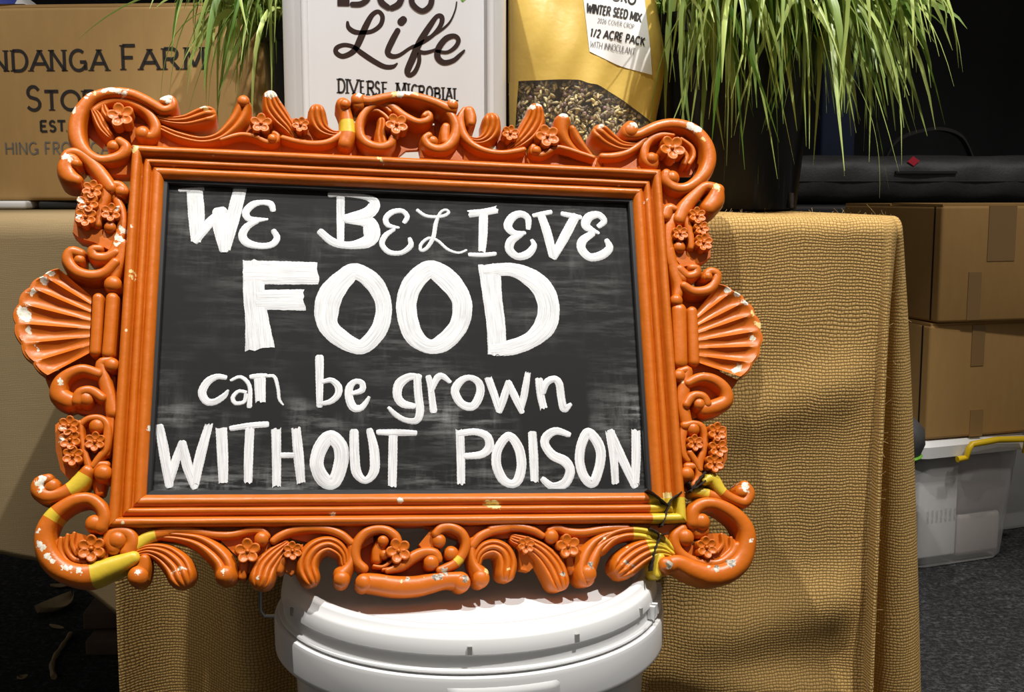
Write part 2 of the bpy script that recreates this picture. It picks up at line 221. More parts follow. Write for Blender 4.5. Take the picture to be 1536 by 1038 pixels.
PLATES = [
[[[-269.1,185.3],[-261.9,196.5],[-243.7,204.3],[-224.5,198.8],[-217.9,184.1],[-222.7,166.4],[-229.9,165.2],[-241.6,168.7],[-249.4,167.5],[-252.6,161.6],[-259.4,167.7],[-266.9,173.9]],-11],
[[[-255.1,146.0],[-235.5,151.1],[-227.6,162.1],[-226.1,134.6],[-245.8,133.6]],-6],
[[[-208.7,183.7],[-173.7,172.8],[-155.2,172.2],[-141.0,175.4],[-128.0,173.6],[-117.8,169.3],[-107.0,173.2],[-106.7,161.0],[-207.6,160.6]],-8],
[[[-137.2,193.2],[-112.6,194.6],[-110.6,171.8],[-136.6,172.1]],-9],
[[[-106.2,177.0],[-85.1,181.4],[-53.4,186.4],[-43.8,193.6],[-43.6,162.3],[-105.9,162.4]],-9],
[[[-103.0,194.8],[-82.4,196.0],[-82.1,178.8],[-102.6,177.6]],-10],
[[[-44.8,192.0],[-37.5,208.1],[-22.5,214.5],[-4.1,210.0],[5.9,199.5],[26.1,198.8],[25.8,174.8],[9.9,174.0],[0.7,173.0],[-5.2,167.7],[-6.0,165.8],[-43.1,164.4]],-12],
[[[-17.3,217.4],[6.4,223.5],[26.7,218.1],[36.9,211.2],[43.6,203.2],[46.7,186.6],[41.2,167.9],[13.4,166.4],[11.8,175.5],[26.2,181.8],[26.5,202.2],[-3.9,202.3]],-15],
[[[13.5,172.6],[48.8,179.1],[49.3,161.7],[12.6,162.6]],-7],
[[[45.9,187.8],[59.5,176.9],[84.0,169.8],[104.4,174.2],[105.1,162.5],[39.2,161.7]],-8],
[[[106.6,171.8],[118.5,174.1],[134.4,178.3],[158.0,173.6],[165.7,168.1],[165.4,162.1],[105.9,162.5]],-8],
[[[81.9,193.4],[103.9,194.6],[104.8,176.0],[81.4,174.8]],-10],
[[[116.6,197.0],[138.8,196.6],[139.6,177.0],[114.3,176.5]],-10],
[[[217.2,183.9],[228.7,196.9],[245.0,200.0],[259.7,195.2],[267.5,184.3],[267.5,170.8],[261.4,161.5],[249.6,160.9],[241.3,165.0],[228.5,163.3],[215.8,163.7]],-11],
[[[175.7,171.4],[198.9,175.9],[218.3,182.5],[227.5,162.9],[227.4,160.7],[175.1,161.5]],-8],
[[[136.6,177.1],[177.7,171.5],[177.1,159.4],[135.9,159.5]],-8],
[[[230.1,158.2],[238.6,145.4],[252.2,142.7],[243.0,118.9],[228.8,125.3]],-7],
[[[250.0,117.2],[253.7,120.8],[265.0,120.1],[266.3,108.5],[270.8,94.7],[268.8,77.4],[258.8,71.3],[241.7,67.4],[236.1,75.1],[236.1,82.0],[250.7,82.5]],-3],
[[[232.7,111.1],[252.0,111.9],[252.1,84.1],[233.0,83.4]],-7],
[[[231.6,41.9],[277.2,54.8],[278.7,36.9],[272.1,-39.0],[228.6,-39.5]],-12],
[[[250.3,-16.3],[286.6,-33.6],[279.8,-42.6],[275.4,-57.4],[255.5,-63.4],[241.8,-67.9],[229.8,-69.4],[229.3,-37.3]],-9],
[[[231.3,-74.1],[251.5,-74.0],[248.8,-106.8],[242.5,-114.1],[231.6,-106.8]],-7],
[[[251.8,-76.8],[260.7,-74.4],[270.1,-78.1],[268.3,-103.8],[262.2,-113.0],[252.4,-116.2],[246.1,-111.2],[249.3,-96.4]],-3],
[[[220.6,-168.5],[233.8,-176.2],[248.6,-166.0],[259.6,-166.1],[272.1,-172.9],[276.9,-174.9],[271.7,-188.0],[256.2,-194.4],[236.5,-192.2],[221.4,-183.6]],-8],
[[[197.8,-159.7],[229.7,-157.1],[235.1,-164.8],[221.7,-183.5],[207.1,-196.3],[197.3,-196.1],[196.8,-175.7]],-9],
[[[86.1,-170.2],[100.1,-170.3],[98.5,-191.5],[95.3,-194.4],[88.4,-192.8]],-8],
[[[110.6,-167.3],[137.6,-163.7],[149.9,-170.8],[136.6,-184.4],[132.8,-197.9],[126.6,-196.3],[120.9,-184.1]],-9],
[[[18.0,-160.6],[16.5,-161.4],[7.3,-172.5],[10.3,-176.2],[25.4,-175.7],[28.5,-171.2]],-6],
[[[-45.2,-163.6],[-31.8,-157.0],[-14.5,-157.9],[-5.5,-168.5],[3.4,-177.6],[14.0,-177.7],[24.4,-191.3],[9.3,-195.5],[-39.1,-194.7]],-13],
[[[27.4,-187.0],[33.7,-175.1],[44.6,-166.2],[46.6,-178.3],[38.0,-188.6],[28.8,-193.0]],-12],
[[[-97.5,-172.3],[-82.5,-171.1],[-84.2,-190.3],[-91.0,-194.3],[-97.1,-190.1]],-8],
[[[-148.9,-163.4],[-129.4,-162.3],[-108.5,-163.1],[-106.9,-173.8],[-120.8,-188.1],[-122.0,-192.0],[-129.7,-194.5],[-131.4,-180.1]],-9],
[[[-265.6,-166.3],[-250.8,-160.6],[-235.2,-165.0],[-226.8,-169.3],[-226.2,-179.4],[-238.6,-186.7],[-253.0,-186.5],[-262.3,-178.9]],-6],
[[[-231.3,-155.4],[-204.8,-160.7],[-199.2,-172.7],[-207.0,-181.0],[-223.3,-180.8],[-228.7,-172.3]],-9],
[[[-271.3,-78.1],[-267.6,-74.7],[-254.1,-74.6],[-250.5,-87.4],[-248.9,-104.3],[-253.5,-117.7],[-258.9,-119.3],[-264.9,-112.7],[-269.5,-97.6]],-3],
[[[-253.1,-75.4],[-233.0,-75.3],[-231.7,-96.7],[-242.0,-110.3],[-247.1,-105.2]],-7],
[[[-279.9,48.7],[-252.4,48.0],[-229.9,42.5],[-230.7,-36.9],[-273.7,-37.5]],-12],
[[[-283.8,-36.3],[-270.8,-32.5],[-244.1,-32.1],[-230.2,-37.7],[-229.5,-72.3],[-239.0,-70.3],[-255.2,-66.8],[-271.5,-59.8],[-277.4,-51.3]],-9],
[[[-264.5,117.8],[-259.5,121.3],[-249.1,121.8],[-246.5,110.1],[-249.6,84.4],[-233.5,82.9],[-235.5,69.2],[-241.0,66.9],[-252.6,72.7],[-264.0,75.5],[-269.4,80.5],[-268.5,100.6]],-3],
[[[-249.3,114.9],[-234.8,112.3],[-231.2,82.5],[-249.2,83.9]],-7],
[[[-234.0,184.8],[-226.8,151.6],[-200.2,152.9],[-201.4,177.4]],-10],
[[[-229.6,163.6],[-107.7,170.1],[-107.4,157.7],[-229.0,153.3]],-10],
[[[-107.7,170.1],[-42.8,170.4],[-42.8,157.8],[-107.4,157.0]],-10],
[[[47.1,173.9],[229.4,171.5],[228.6,159.7],[46.8,156.0]],-10],
[[[228.2,171.5],[240.4,132.9],[237.8,81.8],[229.0,78.4],[225.4,132.3]],-10],
[[[229.6,81.9],[237.9,69.7],[228.0,-62.9],[233.3,-108.7],[224.3,-111.6],[220.0,-51.4]],-11],
[[[-236.3,112.7],[-230.1,113.0],[-229.8,54.8],[-236.4,43.2],[-232.3,-66.6],[-237.0,-108.6],[-229.1,-119.0],[-227.9,-55.9],[-228.7,43.4]],-11],
[[[-227.1,-152.1],[-160.8,-152.7],[-100.4,-154.8],[-100.2,-164.1],[-160.2,-166.5],[-219.3,-159.8]],-11],
[[[-100.4,-153.3],[-28.2,-156.5],[-28.2,-169.5],[-43.7,-177.1],[-100.2,-164.1]],-11],
[[[13.9,-158.0],[229.5,-157.8],[229.0,-164.4],[188.9,-167.2],[56.5,-167.9],[45.7,-170.4]],-11]]
SHELLS = [
[[[251.0,26.1],[250.8,19.2],[250.6,12.4],[250.3,5.7],[250.1,-1.1],[249.8,-7.8],[249.0,-14.5],[247.9,-20.5]],[[272.4,50.4],[284.9,44.3],[295.6,34.8],[302.7,23.5],[306.5,8.3],[304.8,-6.1],[296.9,-21.2],[285.5,-34.0]],1],
[[[-251.0,25.6],[-250.9,18.9],[-250.7,12.2],[-250.5,5.5],[-250.4,-1.2],[-250.2,-7.8],[-250.0,-14.4],[-249.6,-21.0]],[[-277.3,47.4],[-287.6,41.1],[-296.4,32.3],[-303.4,19.7],[-305.7,4.2],[-301.2,-11.7],[-293.1,-26.8],[-279.5,-40.9]],-1]]
LETTERS = [
['WE',[[-188.8,124.3,1.6],[-179.5,125.3,1.8],[-170.5,126.3,1.8]],0,0],
['WE',[[-176.9,125.4,6.5],[-174.3,101.5,6.7],[-173.9,78.8,3.9]],0,1],
['WE',[[-173.9,80.2,3.3],[-163.7,96.0,4.2],[-152.7,106.8,3.7]],0,0],
['WE',[[-155.3,105.2,6.5],[-152.1,90.5,8.1],[-151.1,73.7,4.2]],0,0],
['WE',[[-139.6,129.1,5.7],[-144.5,102.7,5.9],[-149.5,73.8,3.9]],0,1],
['WE',[[-112.2,110.0,2.4],[-114.4,115.1,2.9],[-121.3,116.3,2.3],[-129.3,113.7,3.1],[-134.5,106.8,3.1],[-131.7,101.0,2.8],[-123.5,100.5,2.1],[-116.8,101.1,1.1]],0,0],
['WE',[[-124.9,99.0,2.0],[-132.8,94.2,3.1],[-136.6,86.0,3.5],[-132.4,79.5,3.5],[-121.6,77.0,2.8],[-112.2,78.8,2.8],[-108.3,84.8,2.8],[-111.1,90.6,2.3]],0,0],
['BELIEVE',[[-65.0,125.6,2.2],[-52.5,126.4,2.0],[-34.2,124.6,2.6],[-27.2,119.6,4.7],[-32.8,110.2,5.5],[-50.9,104.6,3.8]],0,0],
['BELIEVE',[[-56.0,126.0,3.7],[-55.8,104.7,3.6],[-55.6,83.8,3.2]],0,0],
['BELIEVE',[[-50.9,102.7,2.6],[-34.2,102.6,5.8],[-29.3,93.7,7.3],[-32.7,84.6,5.8],[-48.0,80.3,3.4],[-61.8,82.8,3.6],[-72.2,91.3,3.2]],0,0],
['BELIEVE',[[-1.4,103.3,2.0],[0.9,108.5,2.2],[-3.6,113.4,2.2],[-11.8,112.0,2.5],[-17.4,106.1,2.5],[-15.5,99.8,2.3],[-6.7,97.8,1.2]],0,0],
['BELIEVE',[[-10.4,96.0,1.5],[-17.8,90.2,2.4],[-20.7,82.2,2.4],[-14.9,75.3,2.4],[-4.6,74.9,2.1],[3.6,81.5,2.5],[2.9,87.8,1.8]],0,0],
['BELIEVE',[[9.9,114.5,1.6],[16.6,109.9,1.6],[25.6,109.1,1.6],[33.2,110.6,1.6],[37.0,114.0,1.4],[34.0,116.0,1.3],[29.4,112.9,1.3],[25.5,103.0,1.9],[23.1,90.1,1.9],[17.7,80.4,1.8],[12.5,77.8,1.5],[12.6,83.4,1.5],[19.3,89.2,1.4],[26.8,87.1,1.4],[35.6,79.4,1.4],[44.6,76.6,1.2],[51.4,79.2,1.1]],0,0],
['BELIEVE',[[54.4,113.1,3.5],[68.2,115.3,3.2],[79.8,118.2,3.5]],0,1],
['BELIEVE',[[67.4,114.4,4.0],[66.5,94.9,3.9],[65.0,78.0,3.1]],0,1],
['BELIEVE',[[54.4,75.3,1.9],[65.7,75.4,2.0],[76.3,76.8,1.9]],0,0],
['BELIEVE',[[106.7,102.1,2.4],[106.6,111.1,3.2],[100.5,114.9,3.5],[92.7,111.4,4.0],[88.6,103.0,4.1],[93.8,96.8,3.2],[103.0,97.1,1.9]],0,0],
['BELIEVE',[[99.9,95.4,2.4],[91.2,89.4,3.9],[89.4,81.3,3.9],[96.1,75.1,3.4],[105.4,77.8,3.8],[111.0,85.3,2.8],[109.7,90.1,1.9]],0,0],
['BELIEVE',[[112.1,113.8,1.9],[119.2,115.7,2.2],[127.1,117.7,2.1]],0,0],
['BELIEVE',[[118.4,114.8,3.5],[123.2,98.7,4.1],[127.3,77.8,3.8]],0,0],
['BELIEVE',[[138.0,116.5,2.3],[145.8,115.1,2.6],[153.6,113.8,2.3]],0,0],
['BELIEVE',[[148.9,113.6,4.2],[139.4,96.0,4.5],[128.4,76.2,3.5]],0,0],
['BELIEVE',[[170.6,106.2,2.4],[175.6,111.4,2.9],[170.4,117.0,3.3],[161.5,114.1,4.1],[158.7,105.8,4.0],[169.4,99.6,1.6]],0,0],
['BELIEVE',[[163.8,98.6,2.9],[154.8,91.7,4.0],[153.7,83.5,4.0],[161.1,76.5,3.8],[172.2,79.3,4.0],[178.9,86.0,3.5],[176.9,92.5,2.4]],0,0],
['FOOD',[[-126.6,64.1,9.5],[-125.7,34.9,9.3],[-122.9,14.0,9.9],[-119.5,-12.6,12.7]],0,1],
['FOOD',[[-134.6,53.5,10.0],[-109.0,53.9,10.3],[-74.0,54.3,9.8]],0,1],
['FOOD',[[-123.2,29.9,8.5],[-84.8,30.7,9.2]],0,1],
['FOOD',[[-42.5,57.1,7.1],[-27.7,47.2,7.9],[-19.6,29.2,6.8],[-21.7,10.0,7.0],[-30.7,-3.9,6.7],[-39.7,-9.1,6.3],[-53.6,-2.8,7.6],[-64.7,8.0,8.2],[-66.6,21.6,10.1],[-63.0,36.6,10.3],[-52.1,50.9,8.3]],1,0],
['FOOD',[[19.7,61.0,8.3],[34.1,52.9,10.0],[45.1,38.0,9.0],[47.0,24.5,8.8],[43.0,10.0,8.2],[31.0,-3.5,8.1],[18.3,-7.6,6.4],[5.7,1.5,8.4],[0.1,19.0,8.9],[0.2,34.5,8.9],[6.2,49.3,9.0]],1,0],
['FOOD',[[71.2,67.0,9.9],[73.0,38.7,8.4],[75.5,11.8,8.1],[75.8,-14.3,8.0]],0,1],
['FOOD',[[70.1,61.4,5.6],[91.0,62.7,6.2],[107.4,55.7,8.5],[118.0,44.5,9.6],[121.8,28.6,9.5],[117.8,12.7,9.5],[105.3,0.1,7.2],[88.8,-6.9,6.8],[74.7,-8.8,6.0]],0,0],
['can',[[-146.3,-36.6,2.0],[-152.9,-36.1,2.5],[-159.7,-40.2,3.1],[-163.7,-48.8,3.3],[-160.2,-56.2,3.1],[-153.7,-56.7,2.7],[-146.9,-52.1,2.4],[-143.8,-47.5,1.1]],0,0],
['can',[[-141.4,-38.8,1.3],[-135.0,-35.9,1.5],[-129.4,-39.3,1.8],[-126.5,-46.1,1.8],[-126.6,-59.9,2.2]],0,0],
['can',[[-130.2,-48.5,1.6],[-135.7,-48.0,1.6],[-139.8,-53.1,1.8],[-137.5,-57.7,1.8],[-131.0,-56.5,1.6],[-129.6,-50.8,1.6]],0,0],
['can',[[-125.7,-35.7,2.0],[-119.7,-35.1,2.3],[-114.2,-34.4,1.6]],0,0],
['can',[[-119.1,-36.2,4.7],[-118.0,-56.4,4.0]],0,1],
['can',[[-113.6,-35.0,1.4],[-107.6,-35.5,1.6],[-104.6,-44.7,1.5],[-103.3,-53.9,1.3],[-100.4,-58.5,0.9]],0,0],
['be',[[-71.8,-19.2,3.5],[-71.5,-37.3,3.2],[-71.2,-58.8,2.5]],0,0],
['be',[[-68.7,-39.1,1.8],[-62.0,-37.8,2.3],[-56.4,-43.0,3.0],[-56.8,-50.0,2.8],[-62.9,-55.8,2.3],[-71.8,-57.6,1.6]],0,0],
['be',[[-45.1,-48.7,1.8],[-37.2,-45.7,2.5],[-37.3,-39.8,2.5],[-42.9,-38.7,2.3],[-47.4,-44.0,3.2],[-47.3,-53.4,3.4],[-43.9,-60.3,3.4],[-38.3,-60.8,2.7],[-34.4,-56.7,2.1],[-31.6,-52.0,1.4]],0,0],
['grown',[[10.1,-33.9,2.3],[1.5,-34.0,3.3],[-6.6,-40.0,4.1],[-8.4,-49.5,3.7],[-4.4,-56.4,3.5],[4.7,-58.7,2.5]],0,0],
['grown',[[8.1,-33.9,3.3],[8.8,-48.1,3.5],[10.1,-63.3,3.5],[6.8,-70.9,2.9],[-2.2,-70.4,2.3],[-10.1,-65.8,2.3],[-15.2,-60.6,1.6]],0,0],
['grown',[[17.6,-34.4,2.6],[19.2,-43.3,2.6],[21.2,-62.1,3.1]],0,0],
['grown',[[19.7,-45.6,2.1],[24.5,-34.9,2.9],[29.1,-33.0,2.6],[34.9,-37.7,1.8]],0,0],
['grown',[[51.2,-33.9,2.6],[59.3,-38.0,3.5],[60.3,-47.5,3.8],[54.2,-58.2,3.7],[44.9,-56.6,3.7],[39.3,-46.6,3.8],[43.0,-38.2,3.5]],1,0],
['grown',[[67.6,-34.3,3.3],[72.0,-47.4,3.3],[76.2,-62.2,2.9]],0,1],
['grown',[[76.2,-62.2,2.6],[80.7,-49.7,3.3],[84.0,-37.7,2.1]],0,0],
['grown',[[84.6,-38.3,3.0],[90.1,-50.8,3.3],[95.0,-62.6,2.4]],0,0],
['grown',[[94.4,-61.4,2.4],[97.9,-47.1,3.3],[101.5,-29.0,2.6]],0,1],
['grown',[[110.9,-33.7,3.4],[111.5,-47.0,3.3],[114.0,-60.1,3.3]],0,1],
['grown',[[114.0,-45.7,2.4],[117.3,-37.3,3.0],[124.0,-34.2,3.0],[128.0,-38.3,3.4],[129.3,-50.4,3.4],[131.3,-59.9,3.3],[136.8,-56.3,1.7]],0,0],
['WITHOUT',[[-194.9,-77.8,3.2],[-190.7,-97.1,4.0],[-185.5,-123.1,3.2]],0,0],
['WITHOUT',[[-185.6,-122.4,2.9],[-181.8,-105.4,3.5],[-177.9,-90.2,2.4]],0,0],
['WITHOUT',[[-177.2,-90.9,3.4],[-172.5,-108.1,4.0],[-166.5,-124.5,2.9]],0,0],
['WITHOUT',[[-166.6,-123.2,3.5],[-163.0,-99.9,4.1],[-157.3,-74.8,3.0]],0,1],
['WITHOUT',[[-147.8,-77.8,4.4],[-146.0,-99.8,4.3],[-144.7,-121.9,3.5]],0,1],
['WITHOUT',[[-139.8,-78.2,2.3],[-126.4,-76.0,2.6],[-112.9,-74.8,2.6]],0,0],
['WITHOUT',[[-125.7,-77.4,3.5],[-126.0,-99.8,3.6],[-125.7,-121.9,3.2]],0,1],
['WITHOUT',[[-105.3,-78.0,3.9],[-104.3,-102.6,3.6],[-103.8,-124.7,3.3]],0,1],
['WITHOUT',[[-89.7,-77.5,3.6],[-87.2,-99.8,4.1],[-84.8,-122.0,3.3]],0,1],
['WITHOUT',[[-102.8,-99.8,2.3],[-89.2,-99.8,2.3]],0,0],
['WITHOUT',[[-62.1,-84.9,5.6],[-54.4,-92.6,5.9],[-53.6,-105.3,5.8],[-58.9,-120.7,5.5],[-67.1,-119.3,5.8],[-72.8,-106.8,5.5],[-69.5,-92.7,5.8]],1,0],
['WITHOUT',[[-43.4,-81.2,3.7],[-42.9,-99.7,3.9],[-41.1,-113.8,3.9],[-34.2,-120.1,2.8],[-27.3,-112.4,3.9],[-27.3,-95.4,3.9],[-30.8,-79.7,2.8]],0,0],
['WITHOUT',[[-23.8,-80.8,2.3],[-7.7,-81.0,2.8],[5.8,-81.3,2.3]],0,0],
['WITHOUT',[[-11.9,-81.8,3.7],[-12.3,-103.9,3.8],[-12.8,-125.1,3.5]],0,1],
['POISON',[[42.8,-78.6,3.6],[43.1,-101.0,3.6],[42.9,-123.6,3.4]],0,1],
['POISON',[[42.7,-81.5,2.9],[55.0,-80.0,2.9],[65.0,-83.6,3.5],[67.0,-92.3,3.8],[60.3,-98.8,3.2],[47.4,-100.3,2.6]],0,0],
['POISON',[[83.2,-83.5,3.6],[90.9,-92.3,4.1],[93.3,-106.8,4.1],[90.0,-119.7,4.0],[84.1,-123.3,3.4],[77.0,-119.0,4.0],[72.3,-106.8,4.0],[74.2,-93.8,3.8]],1,0],
['POISON',[[103.3,-80.2,3.8],[103.7,-101.0,4.1],[103.7,-121.5,3.5]],0,1],
['POISON',[[134.0,-81.8,2.5],[123.7,-78.9,3.3],[115.4,-83.4,3.8],[113.7,-90.7,3.8],[119.9,-99.5,4.1],[130.0,-104.6,4.4],[134.0,-112.6,4.1],[129.1,-122.7,4.1],[118.8,-125.5,3.5],[111.0,-119.8,2.6]],0,0],
['POISON',[[151.2,-80.3,4.2],[159.6,-90.6,4.5],[160.4,-103.8,4.1],[153.5,-122.0,4.1],[146.3,-118.4,4.1],[142.5,-105.3,4.1],[144.7,-90.6,4.1]],1,0],
['POISON',[[170.0,-79.0,4.2],[171.8,-100.9,3.6],[172.0,-123.1,3.2]],0,1],
['POISON',[[170.7,-80.2,3.6],[179.2,-102.4,4.2],[188.3,-124.3,3.5]],0,0],
['POISON',[[192.5,-78.0,3.9],[191.3,-100.9,4.0],[189.1,-123.6,3.5]],0,1]]
CHIPS = [
[-263.4,201.0,2.9,'W'],
[-267.0,196.6,1.2,'W'],
[-273.8,188.0,2.7,'W'],
[-274.6,184.3,2.3,'W'],
[-250.8,204.7,3.2,'W'],
[-245.8,205.8,3.6,'W'],
[-240.8,205.7,3.2,'W'],
[-234.9,203.6,2.8,'W'],
[-257.8,203.4,2.0,'Y'],
[-202.3,201.9,3.7,'W'],
[-200.3,198.6,2.0,'W'],
[-176.2,197.2,2.6,'W'],
[-171.6,196.2,2.6,'W'],
[-169.3,193.1,2.0,'Y'],
[-115.9,210.6,4.8,'W'],
[-108.2,207.0,2.2,'W'],
[-101.1,198.4,0.9,'W'],
[-11.7,217.1,3.5,'Y'],
[-5.1,218.0,4.2,'W'],
[1.6,218.0,3.5,'W'],
[7.4,217.4,2.6,'Y'],
[-42.2,213.9,3.1,'W'],
[40.2,215.2,3.7,'W'],
[-25.0,154.7,1.7,'Y'],
[-21.7,153.1,2.0,'Y'],
[110.5,211.6,3.5,'W'],
[118.9,215.1,3.5,'W'],
[141.1,206.6,3.3,'W'],
[137.8,205.1,1.8,'W'],
[174.0,196.7,2.2,'W'],
[206.6,200.3,3.9,'W'],
[203.3,197.8,2.6,'W'],
[257.6,200.9,4.2,'W'],
[263.3,198.4,4.0,'W'],
[268.4,189.1,2.0,'Y'],
[277.3,142.4,3.9,'Y'],
[277.5,138.6,2.6,'Y'],
[211.7,127.5,1.4,'W'],
[-224.3,154.5,2.3,'Y'],
[-223.8,151.3,2.9,'Y'],
[-225.5,157.7,1.4,'Y'],
[-277.5,142.8,3.0,'W'],
[-275.3,139.1,2.8,'W'],
[-263.6,104.8,2.6,'W'],
[-259.1,100.3,1.8,'W'],
[-264.3,91.1,2.4,'W'],
[-236.2,100.1,2.2,'W'],
[-230.3,83.4,2.8,'W'],
[-231.8,76.5,3.6,'W'],
[-234.7,70.1,2.6,'W'],
[-222.3,83.7,1.4,'W'],
[-300.1,11.8,4.5,'W'],
[-298.6,6.7,3.6,'W'],
[-296.2,27.4,2.8,'W'],
[-287.6,37.4,2.6,'W'],
[-282.7,42.8,3.1,'W'],
[-296.2,-3.5,2.5,'W'],
[-288.1,-17.9,1.7,'W'],
[-269.5,-46.3,1.9,'W'],
[-220.7,46.2,2.0,'Y'],
[-220.8,40.9,2.0,'Y'],
[-277.1,-124.8,3.0,'W'],
[-275.7,-121.9,2.6,'W'],
[-277.1,-129.7,2.2,'W'],
[-264.5,-83.0,1.8,'W'],
[-264.4,-90.6,2.4,'W'],
[-274.6,-169.4,2.9,'W'],
[-271.9,-172.8,2.8,'W'],
[-267.5,-179.4,2.7,'W'],
[-263.7,-182.0,2.3,'W'],
[-254.3,-187.4,2.4,'W'],
[-250.2,-188.3,1.6,'W'],
[-245.0,-190.1,2.3,'W'],
[-275.2,-160.7,1.6,'W'],
[-204.4,-192.4,2.8,'W'],
[-172.0,-190.4,2.5,'W'],
[-177.7,-192.0,1.5,'W'],
[-140.8,-192.5,1.9,'W'],
[-115.1,-196.2,2.3,'W'],
[-17.1,-198.4,1.2,'G'],
[-8.3,-201.5,1.2,'Y'],
[-2.4,-198.7,1.9,'G'],
[9.1,-198.9,0.9,'Y'],
[19.1,-199.4,2.8,'G'],
[22.8,-199.1,2.1,'G'],
[27.3,-195.2,2.4,'G'],
[41.5,-200.9,3.1,'G'],
[60.1,-195.0,2.5,'Y'],
[119.8,-197.8,3.2,'G'],
[143.5,-191.1,2.9,'G'],
[76.6,-193.4,1.2,'Y'],
[173.9,-189.7,2.4,'G'],
[178.6,-191.2,1.5,'G'],
[207.0,-191.6,3.4,'G'],
[248.3,-195.5,3.2,'G'],
[241.4,-194.9,1.7,'G'],
[261.4,-191.5,3.5,'G'],
[279.1,-173.0,1.6,'W'],
[279.7,-128.1,3.8,'W'],
[289.2,40.2,3.4,'W'],
[294.0,34.1,3.1,'W'],
[299.2,24.3,2.5,'Y'],
[304.4,13.8,3.1,'Y'],
[298.6,1.5,2.1,'W'],
[282.4,-25.7,3.6,'W'],
[279.6,44.5,2.8,'W'],
[-8.0,-138.3,2.1,'W'],
[67.3,-141.9,4.8,'Y'],
[63.6,-141.9,3.2,'Y'],
[71.1,-141.9,3.2,'Y'],
[-60.8,-146.8,1.5,'W'],
[-201.8,-79.5,2.0,'W'],
[213.3,-135.7,3.9,'Y']]
CRACKS = [
[[195.2,-130.6,0.5],[201.7,-135.4,0.5],[211.9,-144.0,0.5]],
[[223.7,-132.7,0.8],[214.3,-139.3,0.8],[211.9,-144.0,0.8],[207.7,-154.4,0.8],[204.8,-160.9,0.8]],
[[194.0,-162.2,0.8],[202.4,-167.9,0.8],[197.6,-180.4,0.8],[194.1,-196.0,0.8]],
[[202.4,-167.9,0.7],[209.3,-166.6,0.7]],
[[245.6,-116.3,1.3],[239.4,-122.7,1.3],[231.1,-132.6,1.3]],
[[230.8,-124.5,1.1],[234.1,-129.9,1.1],[245.0,-123.6,1.1]]]
JUG = [
[[-0.1715,0.9002,0.0015],[-0.1705,0.8949,0.0024],[-0.1646,0.8907,0.0026],[-0.157,0.8899,0.0022],[-0.1461,0.8912,0.0022],[-0.1373,0.8975,0.0024],[-0.135,0.906,0.0024],[-0.1393,0.9111,0.0022],[-0.1458,0.9076,0.0026],[-0.1525,0.8965,0.0033],[-0.1582,0.8838,0.0035],[-0.1638,0.8731,0.0031],[-0.1704,0.8678,0.0028],[-0.1781,0.8657,0.0026],[-0.184,0.8694,0.0026],[-0.1834,0.8742,0.0024],[-0.1757,0.8772,0.0022],[-0.1659,0.8753,0.0022],[-0.1573,0.8689,0.0028],[-0.1444,0.8604,0.0028],[-0.1335,0.855,0.0026],[-0.1248,0.855,0.0022],[-0.1204,0.8582,0.0009]],
[[-0.1194,0.8917,0.003],[-0.1256,0.8806,0.0033],[-0.1301,0.8699,0.0031],[-0.1258,0.8657,0.0026],[-0.1181,0.8667,0.002],[-0.1082,0.8731,0.0017],[-0.1027,0.8763,0.0015]],
[[-0.1155,0.9007,0.0041],[-0.1133,0.9028,0.0039]],
[[-0.1049,0.8747,0.0017],[-0.0962,0.8785,0.002],[-0.083,0.8869,0.002],[-0.0743,0.8975,0.0024],[-0.0731,0.9055,0.0026],[-0.078,0.9065,0.0022],[-0.0851,0.8975,0.003],[-0.0962,0.8806,0.0035],[-0.104,0.8636,0.0037],[-0.1096,0.8507,0.0033],[-0.1074,0.8463,0.0024],[-0.1019,0.8497,0.0024],[-0.0975,0.8593,0.0022],[-0.0972,0.8678,0.002]],
[[-0.0995,0.8721,0.0017],[-0.0919,0.8694,0.002],[-0.081,0.8721,0.0015],[-0.0755,0.8763,0.0011]],
[[-0.0907,0.8838,0.0015],[-0.0809,0.888,0.0013],[-0.0699,0.8954,0.0012],[-0.0634,0.9028,0.001],[-0.0589,0.9134,0.0008],[-0.0576,0.9208,0.0007]],
[[-0.0788,0.871,0.0017],[-0.0679,0.8699,0.0017],[-0.0592,0.8753,0.0022],[-0.0559,0.8822,0.0024],[-0.0602,0.8864,0.0024],[-0.0689,0.8838,0.003],[-0.0766,0.8742,0.0033],[-0.0778,0.8646,0.0033],[-0.0713,0.8593,0.0028],[-0.0614,0.8614,0.0024],[-0.0549,0.8667,0.002],[-0.0499,0.8715,0.0011]],
[[-0.1755,0.9168,0.0063],[-0.1753,0.9292,0.0063],[-0.1751,0.9386,0.0063]],
[[-0.1663,0.9185,0.0026],[-0.1576,0.9189,0.0028],[-0.151,0.9229,0.0028],[-0.1485,0.9292,0.0028],[-0.1514,0.9355,0.0028],[-0.1573,0.9386,0.0028],[-0.1659,0.9386,0.0026]],
[[-0.1289,0.9153,0.0028],[-0.1359,0.9208,0.0033],[-0.1377,0.9292,0.003],[-0.1351,0.9365,0.0032],[-0.1285,0.9418,0.0028]],
[[-0.1251,0.9149,0.0028],[-0.1175,0.9192,0.0033],[-0.1139,0.9292,0.003],[-0.1173,0.9365,0.0032],[-0.1248,0.9414,0.0028]],
[[-0.1042,0.9407,0.0028],[-0.1043,0.9292,0.0028],[-0.1034,0.9187,0.003],[-0.0937,0.9119,0.0026],[-0.0849,0.9176,0.003],[-0.0832,0.9292,0.0028],[-0.0831,0.9407,0.0028]]]
